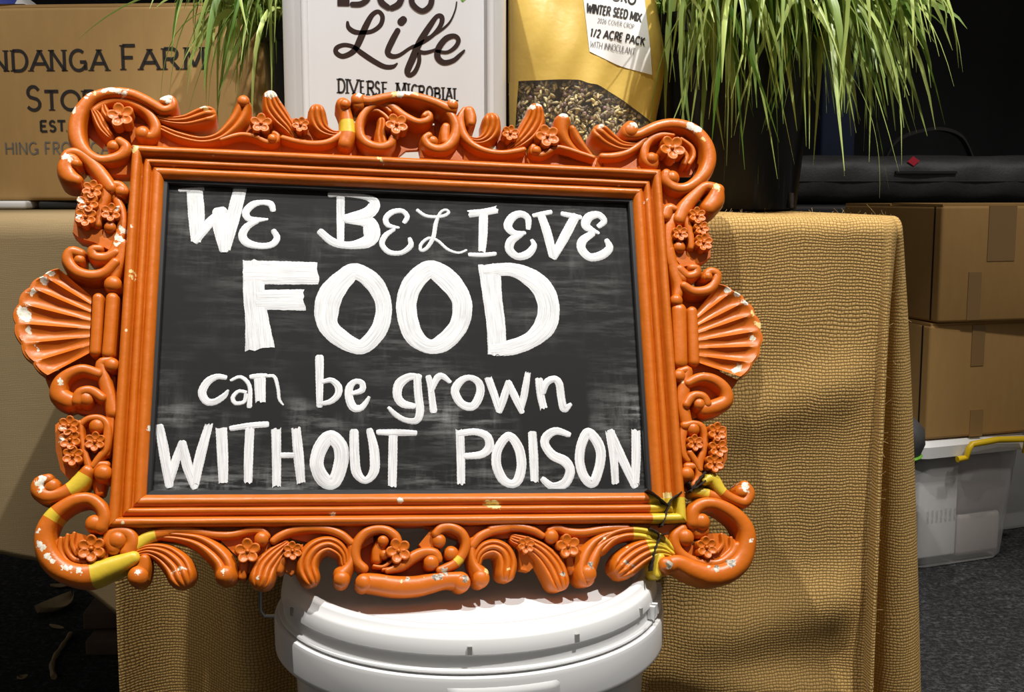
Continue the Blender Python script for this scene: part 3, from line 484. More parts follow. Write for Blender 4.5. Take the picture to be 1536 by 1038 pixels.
JUGTEXT = [
['D',-0.1826,0.8285,-0.1753,0.8422],
['I',-0.1742,0.828,-0.172,0.842],
['V',-0.1709,0.8276,-0.1613,0.8415],
['E',-0.1593,0.8272,-0.1545,0.8405],
['R',-0.152,0.8263,-0.1447,0.84],
['S',-0.1438,0.8261,-0.1387,0.8395],
['E',-0.1361,0.8256,-0.1303,0.839],
['M',-0.1214,0.8245,-0.1114,0.8381],
['I',-0.1099,0.8239,-0.1075,0.8373],
['C',-0.1055,0.8234,-0.0993,0.8363],
['R',-0.0978,0.8229,-0.0917,0.8352],
['O',-0.0896,0.8223,-0.0835,0.8345],
['B',-0.0812,0.8218,-0.0756,0.8331],
['I',-0.0735,0.8213,-0.0713,0.8334],
['A',-0.0692,0.8207,-0.0627,0.8328],
['L',-0.0608,0.8202,-0.0562,0.8325]]


# ------------------------------------------------------------------ materials
class NT:
    def __init__(s, name):
        s.m = bpy.data.materials.new(name); s.m.use_nodes = True; s.t = s.m.node_tree
        s.b = s.t.nodes['Principled BSDF']
    def n(s, kind, **kw):
        nd = s.t.nodes.new(kind)
        for k, v in kw.items(): setattr(nd, k, v)
        return nd
    def l(s, a, b): s.t.links.new(a, b)
    def put(s, sock, v):
        if hasattr(v, 'links'): s.l(v, sock)
        else: sock.default_value = v
    def math(s, op, a, b=0.0, c=None):
        nd = s.n('ShaderNodeMath', operation=op); s.put(nd.inputs[0], a); s.put(nd.inputs[1], b)
        if c is not None: s.put(nd.inputs[2], c)
        return nd.outputs[0]
    def noise(s, vec, scale, detail=3.0, rough=.5, out='Fac'):
        nd = s.n('ShaderNodeTexNoise'); nd.inputs['Scale'].default_value = scale
        nd.inputs['Detail'].default_value = detail; nd.inputs['Roughness'].default_value = rough
        if vec is not None: s.l(vec, nd.inputs['Vector'])
        return nd.outputs[out]
    def mix(s, f, a, b):
        nd = s.n('ShaderNodeMix', data_type='RGBA'); s.put(nd.inputs[0], f); s.put(nd.inputs[6], a); s.put(nd.inputs[7], b)
        return nd.outputs[2]
    def ramp(s, f, lo, hi):
        nd = s.n('ShaderNodeMapRange'); s.l(f, nd.inputs[0]); nd.inputs[1].default_value = lo; nd.inputs[2].default_value = hi
        return nd.outputs[0]
    def coord(s, out='Object', scale=None):
        c = s.n('ShaderNodeTexCoord').outputs[out]
        if scale:
            mp = s.n('ShaderNodeMapping'); mp.inputs['Scale'].default_value = scale; s.l(c, mp.inputs[0]); c = mp.outputs[0]
        return c
    def bump(s, h, strength, dist):
        nd = s.n('ShaderNodeBump'); nd.inputs['Strength'].default_value = strength; nd.inputs['Distance'].default_value = dist
        s.l(h, nd.inputs['Height']); s.l(nd.outputs[0], s.b.inputs['Normal'])
    def base(s, v): s.put(s.b.inputs['Base Color'], v)
    def rough(s, v): s.put(s.b.inputs['Roughness'], v)
def rgb(r, g, b): return (r, g, b, 1)
def simple(name, c, rough=.5, var=.0, scale=20, bump=0, metal=0, spec=None, coord='Object'):
    m = NT(name); m.rough(rough); m.b.inputs['Metallic'].default_value = metal
    if spec is not None: m.b.inputs['Specular IOR Level'].default_value = spec
    v = m.coord(coord)
    if var:
        f = m.noise(v, scale, 4)
        m.base(m.mix(f, rgb(*[x*(1-var) for x in c]), rgb(*[min(1, x*(1+var)) for x in c])))
    else: m.base(rgb(*c))
    if bump: m.bump(m.noise(v, scale*3, 4), bump, .002)
    return m.m

def chip_masks(m, v):
    """union of worn spots, distances warped by noise so that their edges are ragged"""
    nz = m.n('ShaderNodeTexNoise'); nz.inputs['Scale'].default_value = 130; nz.inputs['Detail'].default_value = 7; nz.inputs['Roughness'].default_value = .65
    m.l(v, nz.inputs['Vector'])
    sub = m.n('ShaderNodeVectorMath', operation='SUBTRACT'); m.l(nz.outputs['Color'], sub.inputs[0]); sub.inputs[1].default_value = (.5, .5, .5)
    sca = m.n('ShaderNodeVectorMath', operation='SCALE'); m.l(sub.outputs[0], sca.inputs[0]); sca.inputs['Scale'].default_value = .015
    add = m.n('ShaderNodeVectorMath', operation='ADD'); m.l(v, add.inputs[0]); m.l(sca.outputs[0], add.inputs[1])
    flat = m.n('ShaderNodeVectorMath', operation='MULTIPLY'); m.l(add.outputs[0], flat.inputs[0]); flat.inputs[1].default_value = (1, 1, 0)
    res = {}
    for u, vv, r, k in CHIPS:
        d = m.n('ShaderNodeVectorMath', operation='DISTANCE'); m.l(flat.outputs[0], d.inputs[0])
        d.inputs[1].default_value = (u/1000, (vv+BASE)/1000, 0)
        q = m.math('SUBTRACT', d.outputs['Value'], r/1000*.92)
        res[k] = q if k not in res else m.math('MINIMUM', res[k], q)
    return {k: m.math('LESS_THAN', q, 0.0) for k, q in res.items()}
BASE = 211.0
def orange_paint(name, base_col, chips=True):
    m = NT(name); v = m.coord()
    f = m.noise(v, 30, 5, .6)
    c = m.mix(f, rgb(*[x*.86 for x in base_col]), rgb(*[min(1, x*1.1) for x in base_col]))
    r = m.math('MULTIPLY_ADD', m.noise(v, 60, 3), .25, .27)
    if chips:
        mk = chip_masks(m, v)
        fine = m.noise(v, 300, 3)
        white = m.mix(m.ramp(fine, .35, .6), rgb(.62, .55, .40), rgb(.86, .83, .72))
        yell = m.mix(m.ramp(fine, .3, .6), rgb(.62, .42, .10), rgb(.80, .64, .28))
        grey = m.mix(m.ramp(fine, .4, .55), rgb(.12, .10, .07), rgb(.50, .45, .36))
        c = m.mix(mk['W'], c, white); c = m.mix(mk['Y'], c, yell); c = m.mix(mk['G'], c, grey)
        # stray pin-head nicks
        vo = m.n('ShaderNodeTexVoronoi'); vo.inputs['Scale'].default_value = 42; m.l(v, vo.inputs['Vector'])
        nick = m.math('MULTIPLY', m.math('LESS_THAN', vo.outputs['Distance'], .055), m.math('GREATER_THAN', m.noise(v, 9, 2), .55))
        c = m.mix(nick, c, rgb(.75, .60, .36))
    m.base(c); m.rough(r); m.b.inputs['Specular IOR Level'].default_value = .5
    m.bump(m.noise(v, 120, 4), .25, .0015)
    return m.m
M_ORANGE = orange_paint('orange_paint', (.56, .128, .004))
M_YELLOW = orange_paint('yellow_repair', (.66, .46, .03), False)
M_BLACK = simple('black_paint', (.008, .008, .008), .45, .3, 40)
M_CRACK = simple('dark_crack', (.02, .012, .006), .9)

def chalkboard():
    m = NT('chalkboard'); v = m.coord()
    st = m.coord(scale=(5, 40, 1)); st2 = m.coord(scale=(26, 5, 1))
    a = m.ramp(m.noise(st, 3, 9, .72), .47, .85); b = m.ramp(m.noise(st2, 2.2, 9, .72), .50, .9)
    area = m.ramp(m.noise(v, 9, 3), .40, .68)
    s = m.math('MULTIPLY', m.math('ADD', a, m.math('MULTIPLY', b, .5)), area)
    sep = m.n('ShaderNodeSeparateXYZ'); m.l(v, sep.inputs[0])
    band1 = m.ramp(m.math('ABSOLUTE', m.math('SUBTRACT', sep.outputs[1], (-68+BASE)/1000)), .026, .004)
    band2 = m.ramp(m.math('ABSOLUTE', m.math('SUBTRACT', sep.outputs[1], (-122+BASE)/1000)), .018, .002)
    s = m.math('MULTIPLY', s, m.math('ADD', .42, m.math('ADD', m.math('MULTIPLY', band1, 1.6), m.math('MULTIPLY', band2, 1.2))))
    c = m.mix(s, rgb(.0085, .0085, .008), rgb(.40, .40, .39)); m.base(c); m.rough(.7); m.b.inputs['Specular IOR Level'].default_value = .25
    return m.m
M_BOARD = chalkboard()
def white_paint():
    m = NT('white_letter_paint')
    uv = m.n('ShaderNodeUVMap').outputs[0]
    mp = m.n('ShaderNodeMapping'); mp.inputs['Scale'].default_value = (24, 3.5, 1); m.l(uv, mp.inputs[0])
    f = m.ramp(m.noise(mp.outputs[0], 1.0, 5, .6), .32, .56)
    o = m.ramp(m.noise(m.coord(), 40, 6, .6), .30, .48)
    m.base(m.mix(m.math('MULTIPLY', m.math('MULTIPLY_ADD', f, .5, .5), m.math('MULTIPLY_ADD', o, .25, .75)), rgb(.24, .24, .24), rgb(.78, .78, .78))); m.rough(.55)
    m.bump(m.noise(mp.outputs[0], 1.0, 4), .3, .0008)
    return m.m
M_WHITE = white_paint()
def burlap(name, dark, light, pitch, bump=.9):
    m = NT(name); uv = m.n('ShaderNodeUVMap').outputs[0]
    nz = m.n('ShaderNodeTexNoise'); nz.inputs['Scale'].default_value = 11; nz.inputs['Detail'].default_value = 6; nz.inputs['Roughness'].default_value = .55; m.l(uv, nz.inputs['Vector'])
    sub = m.n('ShaderNodeVectorMath', operation='SUBTRACT'); m.l(nz.outputs['Color'], sub.inputs[0]); sub.inputs[1].default_value = (.5, .5, .5)
    sca = m.n('ShaderNodeVectorMath', operation='SCALE'); m.l(sub.outputs[0], sca.inputs[0]); sca.inputs['Scale'].default_value = .022
    add = m.n('ShaderNodeVectorMath', operation='ADD'); m.l(uv, add.inputs[0]); m.l(sca.outputs[0], add.inputs[1])
    sep = m.n('ShaderNodeSeparateXYZ'); m.l(add.outputs[0], sep.inputs[0])
    U = m.math('DIVIDE', sep.outputs[0], pitch); V = m.math('DIVIDE', sep.outputs[1], pitch)
    A = m.math('ABSOLUTE', m.math('SINE', m.math('MULTIPLY', U, math.pi))); B = m.math('ABSOLUTE', m.math('SINE', m.math('MULTIPLY', V, math.pi)))
    par = m.math('MODULO', m.math('ABSOLUTE', m.math('ADD', m.math('FLOOR', U), m.math('FLOOR', V))), 2.0)
    par = m.math('GREATER_THAN', par, .5)
    warp = m.math('MULTIPLY', m.math('POWER', A, .9), m.math('MULTIPLY_ADD', B, .75, .2))
    weft = m.math('MULTIPLY', m.math('POWER', B, .5), m.math('MULTIPLY_ADD', A, .35, .65))
    h = m.math('ADD', m.math('MULTIPLY', warp, m.math('SUBTRACT', 1.0, par)), m.math('MULTIPLY', weft, par))
    fib = m.noise(uv, 900, 3)
    yarn = m.noise(m.coord('UV', (30, 500, 1)), 1, 3)
    hh = m.math('ADD', h, m.math('MULTIPLY', m.math('SUBTRACT', fib, .5), .35))
    f = m.ramp(hh, .12, .75)
    hue = m.noise(uv, 9, 4)
    lt = m.mix(m.math('MULTIPLY_ADD', yarn, .7, m.math('MULTIPLY', hue, .3)), rgb(*[x*.72 for x in light]), rgb(*[min(1, x*1.2) for x in light]))
    m.base(m.mix(f, rgb(*dark), lt)); m.rough(.95); m.b.inputs['Specular IOR Level'].default_value = .1
    m.bump(hh, bump, .0022)
    return m.m
M_BURLAP = burlap('burlap', (.21, .122, .036), (.60, .385, .140), .0031, .32)
M_CLOTH = burlap('brown_hessian', (.205, .148, .076), (.245, .178, .092), .0022, .05)
M_FIBRE = simple('jute_fibre', (.5, .36, .15), .9)
def card(name, c):
    m = NT(name); v = m.coord(scale=(1, 1, .25)); f = m.noise(v, 60, 6, .65); g = m.noise(m.coord(), 6, 3)
    m.base(m.mix(m.math('MULTIPLY_ADD', f, .7, m.math('MULTIPLY', g, .3)), rgb(*[x*.8 for x in c]), rgb(*[min(1, x*1.15) for x in c]))); m.rough(.75)
    m.bump(f, .15, .001); return m.m
M_CARD = card('cardboard', (.46, .28, .10)); M_CARD2 = card('cardboard_dull', (.43, .245, .078))
M_INK = simple('printing_ink', (.018, .013, .012), .6); M_INK2 = simple('brown_ink', (.03, .015, .012), .4)
M_GREYINK = simple('grey_ink', (.16, .15, .14), .6)
def tape():
    m = NT('packing_tape'); m.base(rgb(.30, .18, .07)); m.rough(.18); return m.m
M_TAPE = tape()
M_PAIL = simple('white_pail_plastic', (.72, .72, .715), .32, .03, 8, .05)
M_JUG = simple('white_jug_plastic', (.64, .64, .655), .3, .03, 6, .08)
M_NOTCH = simple('notch_recess', (.30, .29, .27), .6)
M_WIRE = simple('grey_wire', (.35, .35, .35), .3, metal=.9)
def kraft():
    m = NT('kraft_foil'); v = m.coord(); f = m.noise(v, 14, 5, .6)
    m.base(m.mix(f, rgb(.50, .33, .06), rgb(.64, .45, .11))); m.rough(.38); m.bump(m.noise(v, 9, 5, .6), .5, .006); return m.m
M_KRAFT = kraft()
M_LABEL = simple('label_paper', (.78, .78, .78), .5)
def clear(name, c, a, rough=.08):
    m = NT(name); m.base(rgb(*c)); m.rough(rough); m.b.inputs['Alpha'].default_value = a; return m.m
M_CLEAR = clear('clear_film', (.9, .9, .85), .035)
def seedm():
    m = NT('seeds'); gi = m.n('ShaderNodeAttribute'); gi.attribute_name = 'tint'
    m.base(gi.outputs['Color']); m.rough(.5); return m.m
M_SEED = seedm()
def grassm(name, a, b):
    m = NT(name); gi = m.n('ShaderNodeAttribute'); gi.attribute_name = 'tint'
    sp = m.n('ShaderNodeSeparateColor'); m.l(gi.outputs['Color'], sp.inputs[0])
    c = m.mix(sp.outputs[0], rgb(*a), rgb(*b)); m.base(c); m.rough(.38)
    tr = m.n('ShaderNodeBsdfTranslucent'); m.l(c, tr.inputs[0])
    mx = m.n('ShaderNodeMixShader'); mx.inputs[0].default_value = .3
    m.l(m.b.outputs[0], mx.inputs[1]); m.l(tr.outputs[0], mx.inputs[2]); m.l(mx.outputs[0], m.t.nodes['Material Output'].inputs[0]); return m.m
M_GRASS = grassm('grass_blade', (.065, .165, .012), (.60, .72, .22))
M_POT = simple('black_pot_plastic', (.005, .005, .0055), .35, .3, 30, spec=.3)
M_SOIL = simple('potting_soil', (.03, .02, .012), .95, .5, 80, .5)
M_CASE = simple('black_case', (.01, .01, .011), .6, .3, 12)
M_BAG = simple('black_nylon', (.040, .040, .042), .55, .3, 60, .3)
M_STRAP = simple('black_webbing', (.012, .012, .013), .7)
M_RED = simple('red_tag', (.62, .02, .05), .5)
M_NAVY = simple('navy_fabric', (.010, .020, .055), .8, .3, 10)
M_TUB = clear('frosted_plastic', (.82, .81, .80), .42, .3)
M_TUBLID = simple('frosted_lid', (.78, .78, .77), .35, .04, 10)
M_CLIP = simple('yellow_clip', (.78, .52, .01), .35)
M_PAPER = simple('stacked_paper', (.8, .8, .79), .7)
M_GREEN = simple('green_piping', (.16, .42, .05), .5)
M_WOOD = simple('dark_timber', (.12, .08, .05), .8, .4, 30, .3)
M_LEAF = simple('dry_leaf', (.40, .29, .15), .8, .35, 60)
M_STRAW = simple('dry_straw', (.36, .27, .14), .8, .3, 60)
M_TABLE = simple('table_laminate', (.25, .22, .18), .6, .1)
M_LEG = simple('table_steel', (.05, .05, .05), .4, metal=.5)
M_BLUE = simple('blue_print', (.03, .05, .30), .5)
def carpet():
    m = NT('charcoal_carpet'); v = m.coord()
    f = m.math('MULTIPLY', m.ramp(m.noise(v, 120, 5, .75), .45, .66), m.ramp(m.noise(v, 40, 3), .2, .8))
    m.base(m.mix(f, rgb(.006, .006, .007), rgb(.14, .145, .155))); m.rough(.95); m.bump(m.noise(v, 260, 4), .8, .006); return m.m
M_FLOOR = carpet()
M_WALL = simple('black_drape_wall', (.011, .011, .013), .9, .25, 5)

# ------------------------------------------------------------------ mesh helpers
class MB:
    def __init__(s): s.v = []; s.f = []; s.mi = []; s.uv = {}; s.tint = []
    def add(s, vs, fs, mi=0):
        k = len(s.v); s.v += [tuple(p) for p in vs]; s.f += [tuple(k+i for i in f) for f in fs]; s.mi += [mi]*len(fs); return k
    def box(s, lo, hi, M=None, mi=0):
        vs = [Vector((x, y, z)) for x in (lo[0], hi[0]) for y in (lo[1], hi[1]) for z in (lo[2], hi[2])]
        if M: vs = [M @ p for p in vs]
        s.add(vs, [(0, 1, 3, 2), (4, 6, 7, 5), (0, 4, 5, 1), (2, 3, 7, 6), (0, 2, 6, 4), (1, 5, 7, 3)], mi)
    def grid(s, rows, mi=0, closed=False, uvs=None):
        k = len(s.v); n = len(rows[0]); s.v += [tuple(p) for r in rows for p in r]
        for i in range(len(rows)-1):
            for j in range(n if closed else n-1):
                j2 = (j+1) % n
                s.f.append((k+i*n+j, k+i*n+j2, k+(i+1)*n+j2, k+(i+1)*n+j)); s.mi.append(mi if not callable(mi) else mi(i, j))
        if uvs:
            for i, r in enumerate(uvs):
                for j, q in enumerate(r): s.uv[k+i*n+j] = q
        return k
    def lathe(s, prof, n=48, c=(0, 0, 0), M=None, mi=0, capb=True, capt=True):
        rows = []
        for r, z in prof:
            ring = [Vector((c[0]+r*math.cos(2*math.pi*k/n), c[1]+r*math.sin(2*math.pi*k/n), c[2]+z)) for k in range(n)]
            rows.append([M @ p for p in ring] if M else ring)
        k = s.grid(rows, mi, True)
        if capb: s.f.append(tuple(range(k+n-1, k-1, -1))); s.mi.append(mi)
        if capt: s.f.append(tuple(range(k+(len(rows)-1)*n, k+len(rows)*n))); s.mi.append(mi)
    def ball(s, c, r, n=10, m=7, M=None, mi=0):
        r = (r, r, r) if not hasattr(r, '__len__') else r
        rows = []
        for i in range(m+1):
            a = math.pi*i/m
            ring = [Vector((r[0]*math.sin(a)*math.cos(2*math.pi*k/n), r[1]*math.sin(a)*math.sin(2*math.pi*k/n), -r[2]*math.cos(a))) for k in range(n)]
            rows.append([Vector(c)+((M @ p) if M else p) for p in ring])
        s.grid(rows, mi, True)
    def tube(s, pts, rad, n=8, mi=0):
        pts = [Vector(p) for p in pts]; rows = []; up = None
        for i, p in enumerate(pts):
            t = (pts[min(i+1, len(pts)-1)]-pts[max(i-1, 0)]).normalized()
            if up is None: up = Vector((0, 0, 1)) if abs(t.z) < .9 else Vector((1, 0, 0))
            a = t.cross(up).normalized(); up = a.cross(t)
            r = rad[i] if hasattr(rad, '__len__') else rad
            rows.append([p+a*(r*math.cos(2*math.pi*k/n))+up*(r*math.sin(2*math.pi*k/n)) for k in range(n)])
        k = s.grid(rows, mi, True)
        s.f.append(tuple(range(k+n-1, k-1, -1))); s.f.append(tuple(range(k+(len(rows)-1)*n, k+len(rows)*n))); s.mi += [mi, mi]
    def build(s, name, mats, parent=None, smooth=True, angle=40, origin=None, rot=None):
        me = bpy.data.meshes.new(name)
        vs = s.v
        if origin is not None:
            R = rot.inverted() if rot else None
            vs = [(Vector(p)-Vector(origin)) for p in vs]
            if R: vs = [R @ p for p in vs]
        me.from_pydata([tuple(p) for p in vs], [], s.f)
        for m in (mats if isinstance(mats, (list, tuple)) else [mats]): me.materials.append(m)
        for p, i in zip(me.polygons, s.mi): p.material_index = i
        if s.uv:
            ul = me.uv_layers.new(name='UVMap')
            for lp in me.loops: ul.data[lp.index].uv = s.uv.get(lp.vertex_index, (0, 0))
        if s.tint:
            ca = me.color_attributes.new('tint', 'FLOAT_COLOR', 'POINT')
            for i, c in enumerate(s.tint): ca.data[i].color = (*c, 1)
        me.update()
        if smooth:
            for p in me.polygons: p.use_smooth = True
            if angle < 180: me.set_sharp_from_angle(angle=math.radians(angle))
        o = bpy.data.objects.new(name, me); col.objects.link(o)
        if origin is not None and parent is None: o.location = origin
        if parent is not None: o.parent = parent
        return o
def tag(o, label=None, cat=None, group=None, kind=None):
    for k, v in (('label', label), ('category', cat), ('group', group), ('kind', kind)):
        if v: o[k] = v
    return o
def thing(name, label, cat, loc=(0, 0, 0), group=None, kind=None):
    o = bpy.data.objects.new(name, None); o.empty_display_size = .05; col.objects.link(o); o.location = loc
    return tag(o, label, cat, group, kind)
class At:
    """collects a part in world coordinates and stores it relative to its thing"""
    def __init__(s, root): s.root = root
    def __call__(s, mb, name, mats, parent=None, **kw):
        o = mb.build(name, mats, parent or s.root, origin=s.root.location, **kw); return o
def catmull(P, per, closed=False):
    n = len(P); out = []
    segs = n if closed else n-1
    for i in range(segs):
        g = lambda k: P[k % n] if closed else P[max(0, min(n-1, k))]
        a, b, c, d = g(i-1), g(i), g(i+1), g(i+2)
        L = math.hypot(c[0]-b[0], c[1]-b[1]); m = max(2, min(24, int(L/per)+1))
        for k in range(m):
            t = k/m
            out.append([.5*(2*q+(r-p)*t+(2*p-5*q+4*r-s_)*t*t+(3*q-p-3*r+s_)*t**3) for p, q, r, s_ in zip(a, b, c, d)])
    if not closed: out.append(list(P[-1]))
    return out
def bevelled(mb, lo, hi, r, M=None, seg=3, mi=0):
    """box with rounded vertical and horizontal edges"""
    def ring(inset, z):
        pts = []
        for cx, cy, a0 in ((hi[0]-r, hi[1]-r, 0), (lo[0]+r, hi[1]-r, 90), (lo[0]+r, lo[1]+r, 180), (hi[0]-r, lo[1]+r, 270)):
            for k in range(seg+1):
                a = math.radians(a0+90*k/seg); rr = r-inset
                pts.append(Vector((cx+rr*math.cos(a), cy+rr*math.sin(a), z)))
        return [M @ p for p in pts] if M else pts
    rows = []
    for k in range(seg+1):
        a = math.pi/2*k/seg; rows.append(ring(r*(1-math.sin(a))*.999, lo[2]+r*(1-math.cos(a))))
    for k in range(seg+1):
        a = math.pi/2*k/seg; rows.append(ring(r*(1-math.cos(a))*.999, hi[2]-r*(1-math.sin(a))))
    k = mb.grid(rows, mi, True); n = len(rows[0])
    mb.f.append(tuple(range(k+n-1, k-1, -1))); mb.f.append(tuple(range(k+(len(rows)-1)*n, k+len(rows)*n))); mb.mi += [mi, mi]

# ------------------------------------------------------------------ stroke alphabet for printed lettering
def arc(cx, cy, rx, ry, a0, a1, n=10): return [(cx+rx*math.cos(math.radians(a0+(a1-a0)*i/n)), cy+ry*math.sin(math.radians(a0+(a1-a0)*i/n))) for i in range(n+1)]
GL = {'A': [[(0, 0), (.5, 1)], [(.5, 1), (1, 0)], [(.2, .34), (.8, .34)]],
 'B': [[(.08, 0), (.08, 1)], [(.08, 1)]+arc(.6, .76, .3, .24, 90, -90)+[(.08, .52)], [(.08, .52)]+arc(.62, .26, .36, .26, 90, -90)+[(.08, 0)]],
 'C': [arc(.55, .5, .5, .5, 48, 312, 16)], 'D': [[(.08, 0), (.08, 1)], [(.08, 1)]+arc(.45, .5, .5, .5, 90, -90, 14)+[(.08, 0)]],
 'E': [[(.1, 0), (.1, 1)], [(.1, 1), (.9, 1)], [(.1, .52), (.75, .52)], [(.1, 0), (.95, 0)]], 'F': [[(.1, 0), (.1, 1)], [(.1, 1), (.95, 1)], [(.1, .5), (.78, .5)]],
 'G': [arc(.52, .5, .5, .5, 50, 330, 16), [(.97, .03), (.97, .42)], [(.62, .42), (1.02, .42)]], 'H': [[(.05, 0), (.05, 1)], [(.95, 0), (.95, 1)], [(.05, .5), (.95, .5)]],
 'I': [[(.5, 0), (.5, 1)]], 'K': [[(.08, 0), (.08, 1)], [(.08, .42), (.9, 1)], [(.35, .6), (.95, 0)]], 'L': [[(.1, 1), (.1, 0)], [(.1, 0), (.95, 0)]],
 'M': [[(.04, 0), (.1, 1)], [(.1, 1), (.5, .12)], [(.5, .12), (.9, 1)], [(.9, 1), (.96, 0)]], 'N': [[(.06, 0), (.06, 1)], [(.06, 1), (.94, 0)], [(.94, 0), (.94, 1)]],
 'O': [arc(.5, .5, .48, .5, 0, 360, 22)], 'P': [[(.1, 0), (.1, 1)], [(.1, 1)]+arc(.58, .74, .34, .26, 90, -90)+[(.1, .48)]],
 'R': [[(.1, 0), (.1, 1)], [(.1, 1)]+arc(.58, .75, .32, .25, 90, -90)+[(.1, .5)], [(.45, .5), (.98, 0)]],
 'S': [[(.85, .84)]+arc(.5, .75, .36, .25, 60, 230, 9)+arc(.5, .25, .4, .25, 60, -130, 10)+[(.1, .14)]],
 'T': [[(.5, 0), (.5, 1)], [(0, 1), (1, 1)]], 'U': [[(.06, 1), (.06, .4)]+arc(.5, .38, .44, .38, 180, 360)+[(.94, 1)]], 'V': [[(0, 1), (.5, 0)], [(.5, 0), (1, 1)]],
 'W': [[(0, 1), (.26, 0)], [(.26, 0), (.5, .8)], [(.5, .8), (.74, 0)], [(.74, 0), (1, 1)]], 'X': [[(0, 0), (1, 1)], [(0, 1), (1, 0)]],
 '.': [[(.4, 0), (.6, .02)]], '1': [[(.25, .8), (.55, 1)], [(.55, 1), (.55, 0)]], '2': [arc(.5, .7, .42, .3, 160, -40, 9)+[(.05, 0)], [(.05, 0), (.95, 0)]],
 '0': [arc(.5, .5, .42, .5, 0, 360, 20)], '6': [arc(.5, .3, .42, .3, 0, 360, 16), [(.8, .98), (.35, .75), (.1, .35)]], '/': [[(.2, 0), (.8, 1)]]}
WID = dict(I=.18, M=1.15, W=1.25, F=.62, E=.64, L=.6, T=.8, S=.62, R=.74, P=.68, B=.7, N=.85, H=.85, A=.92, O=.98, G=.95, C=.9, D=.85, U=.82, V=.9, X=.85, K=.78)
WID.update({'.': .2, '1': .5, '2': .6, '0': .65, '6': .65, '/': .5})
def ribbon(mb, pts, hw, f, z=0.0, mi=0):
    """flat painted line; f(x, y, lift) places the 2D drawing on its surface"""
    n = len(pts); rows = []
    for i, p in enumerate(pts):
        a = pts[max(i-1, 0)]; b = pts[min(i+1, n-1)]; dx, dy = b[0]-a[0], b[1]-a[1]; L = math.hypot(dx, dy) or 1
        h = hw[i] if hasattr(hw, '__len__') else hw
        nx, ny = -dy/L*h, dx/L*h
        rows.append([f(p[0]-nx, p[1]-ny, z), f(p[0]+nx, p[1]+ny, z)])
    mb.grid(rows, mi)
def text(mb, s, x, y, cap, f, weight=.09, serif=.0, track=.22, wide=1.0, small=.78, mi=0, z=.0003):
    """s: uppercase = full cap, lowercase = small capital; returns the end x"""
    for ch in s:
        if ch == ' ': x += cap*.55*wide; continue
        c = cap*(small if ch.islower() else 1); g = GL[ch.upper()]; wd = WID.get(ch.upper(), .8)*c*wide
        for st in g:
            pts = [(x+px_*wd, y+py_*c) for px_, py_ in st]; ribbon(mb, pts, cap*weight*.5, f, z, mi)
            if serif and len(st) == 2:
                for q in pts:
                    if abs(q[1]-y) < .02*c or abs(q[1]-y-c) < .02*c:
                        if abs(pts[0][1]-pts[1][1]) > .3*c: ribbon(mb, [(q[0]-serif*cap, q[1]), (q[0]+serif*cap, q[1])], cap*.025, f, z, mi)
        x += wd+cap*track*wide
    return x

# ================================================================== SETTING
mb = MB(); mb.box((-4.6, -1, -.05), (4.9, 3.5, 0)); tag(mb.build('floor', M_FLOOR, smooth=False), kind='structure')
mb = MB()
rows = [[(-3+6.2*j/240, 3.38+.03*math.sin(j*.55)+.012*math.sin(j*1.7), z) for j in range(241)] for z in (0, 1.5, 3)]; rows = [[(x*1.6-.1, y, z) for x, y, z in r] for r in rows]
mb.grid(rows); rows = [[(x, y+.07, z) for x, y, z in r] for r in rows]; mb.grid(rows); tag(mb.build('wall_back', M_WALL, angle=180), kind='structure')

# ================================================================== TABLES
def table(x0, x1, y0, y1, label):
    t = thing('trestle_table', label, 'table', ((x0+x1)/2, (y0+y1)/2, 0)); A = At(t)
    mb = MB(); mb.box((x0, y0, .672), (x1, y1, .694)); A(mb, 'tabletop', M_TABLE, smooth=False)
    for x in (x0+.08, x1-.08):
        for y in (y0+.12, y1-.03):
            mb = MB(); mb.tube([(x, y, 0), (x, y, .672)], .014); A(mb, 'leg', M_LEG)
    return t
table(-.36, .355, 1.115, 1.86, 'table hidden under the golden burlap cloth behind the chalkboard')
table(-1.15, -.375, 1.26, 2.0, 'table hidden under the dull brown cloth below the farm box')

# ---- golden burlap cloth
def sst(a, b, x):
    t = max(0, min(1, (x-a)/(b-a))); return t*t*(3-2*t)
BX, BY, BZ = -.036, .9665, .41          # pail axis and lid height
cols_ = []
N1 = 150
for j in range(N1+1):
    x = -.388+(.348+.388)*j/N1
    cols_.append(((x, 1.098), (x, 1.104), 'f'))
for (a, b) in (((.353, 1.098), (.349, 1.082)), ((.356, 1.0985), (.352, 1.094)), ((.359, 1.100), (.356, 1.122)), ((.361, 1.103), (.361, 1.150)), ((.363, 1.106), (.366, 1.155)),
               ((.365, 1.106), (.371, 1.138)), ((.367, 1.107), (.380, 1.126)), ((.369, 1.111), (.394, 1.123)), ((.370, 1.118), (.409, 1.130)), ((.371, 1.128), (.419, 1.147)), ((.372, 1.15), (.422, 1.180)), ((.372, 1.2), (.412, 1.24)), ((.372, 1.3), (.39, 1.33)), ((.372, 1.5), (.383, 1.52)), ((.372, 1.7), (.38, 1.71)), ((.372, 1.87), (.376, 1.88))):
    cols_.append((a, b, 'c'))
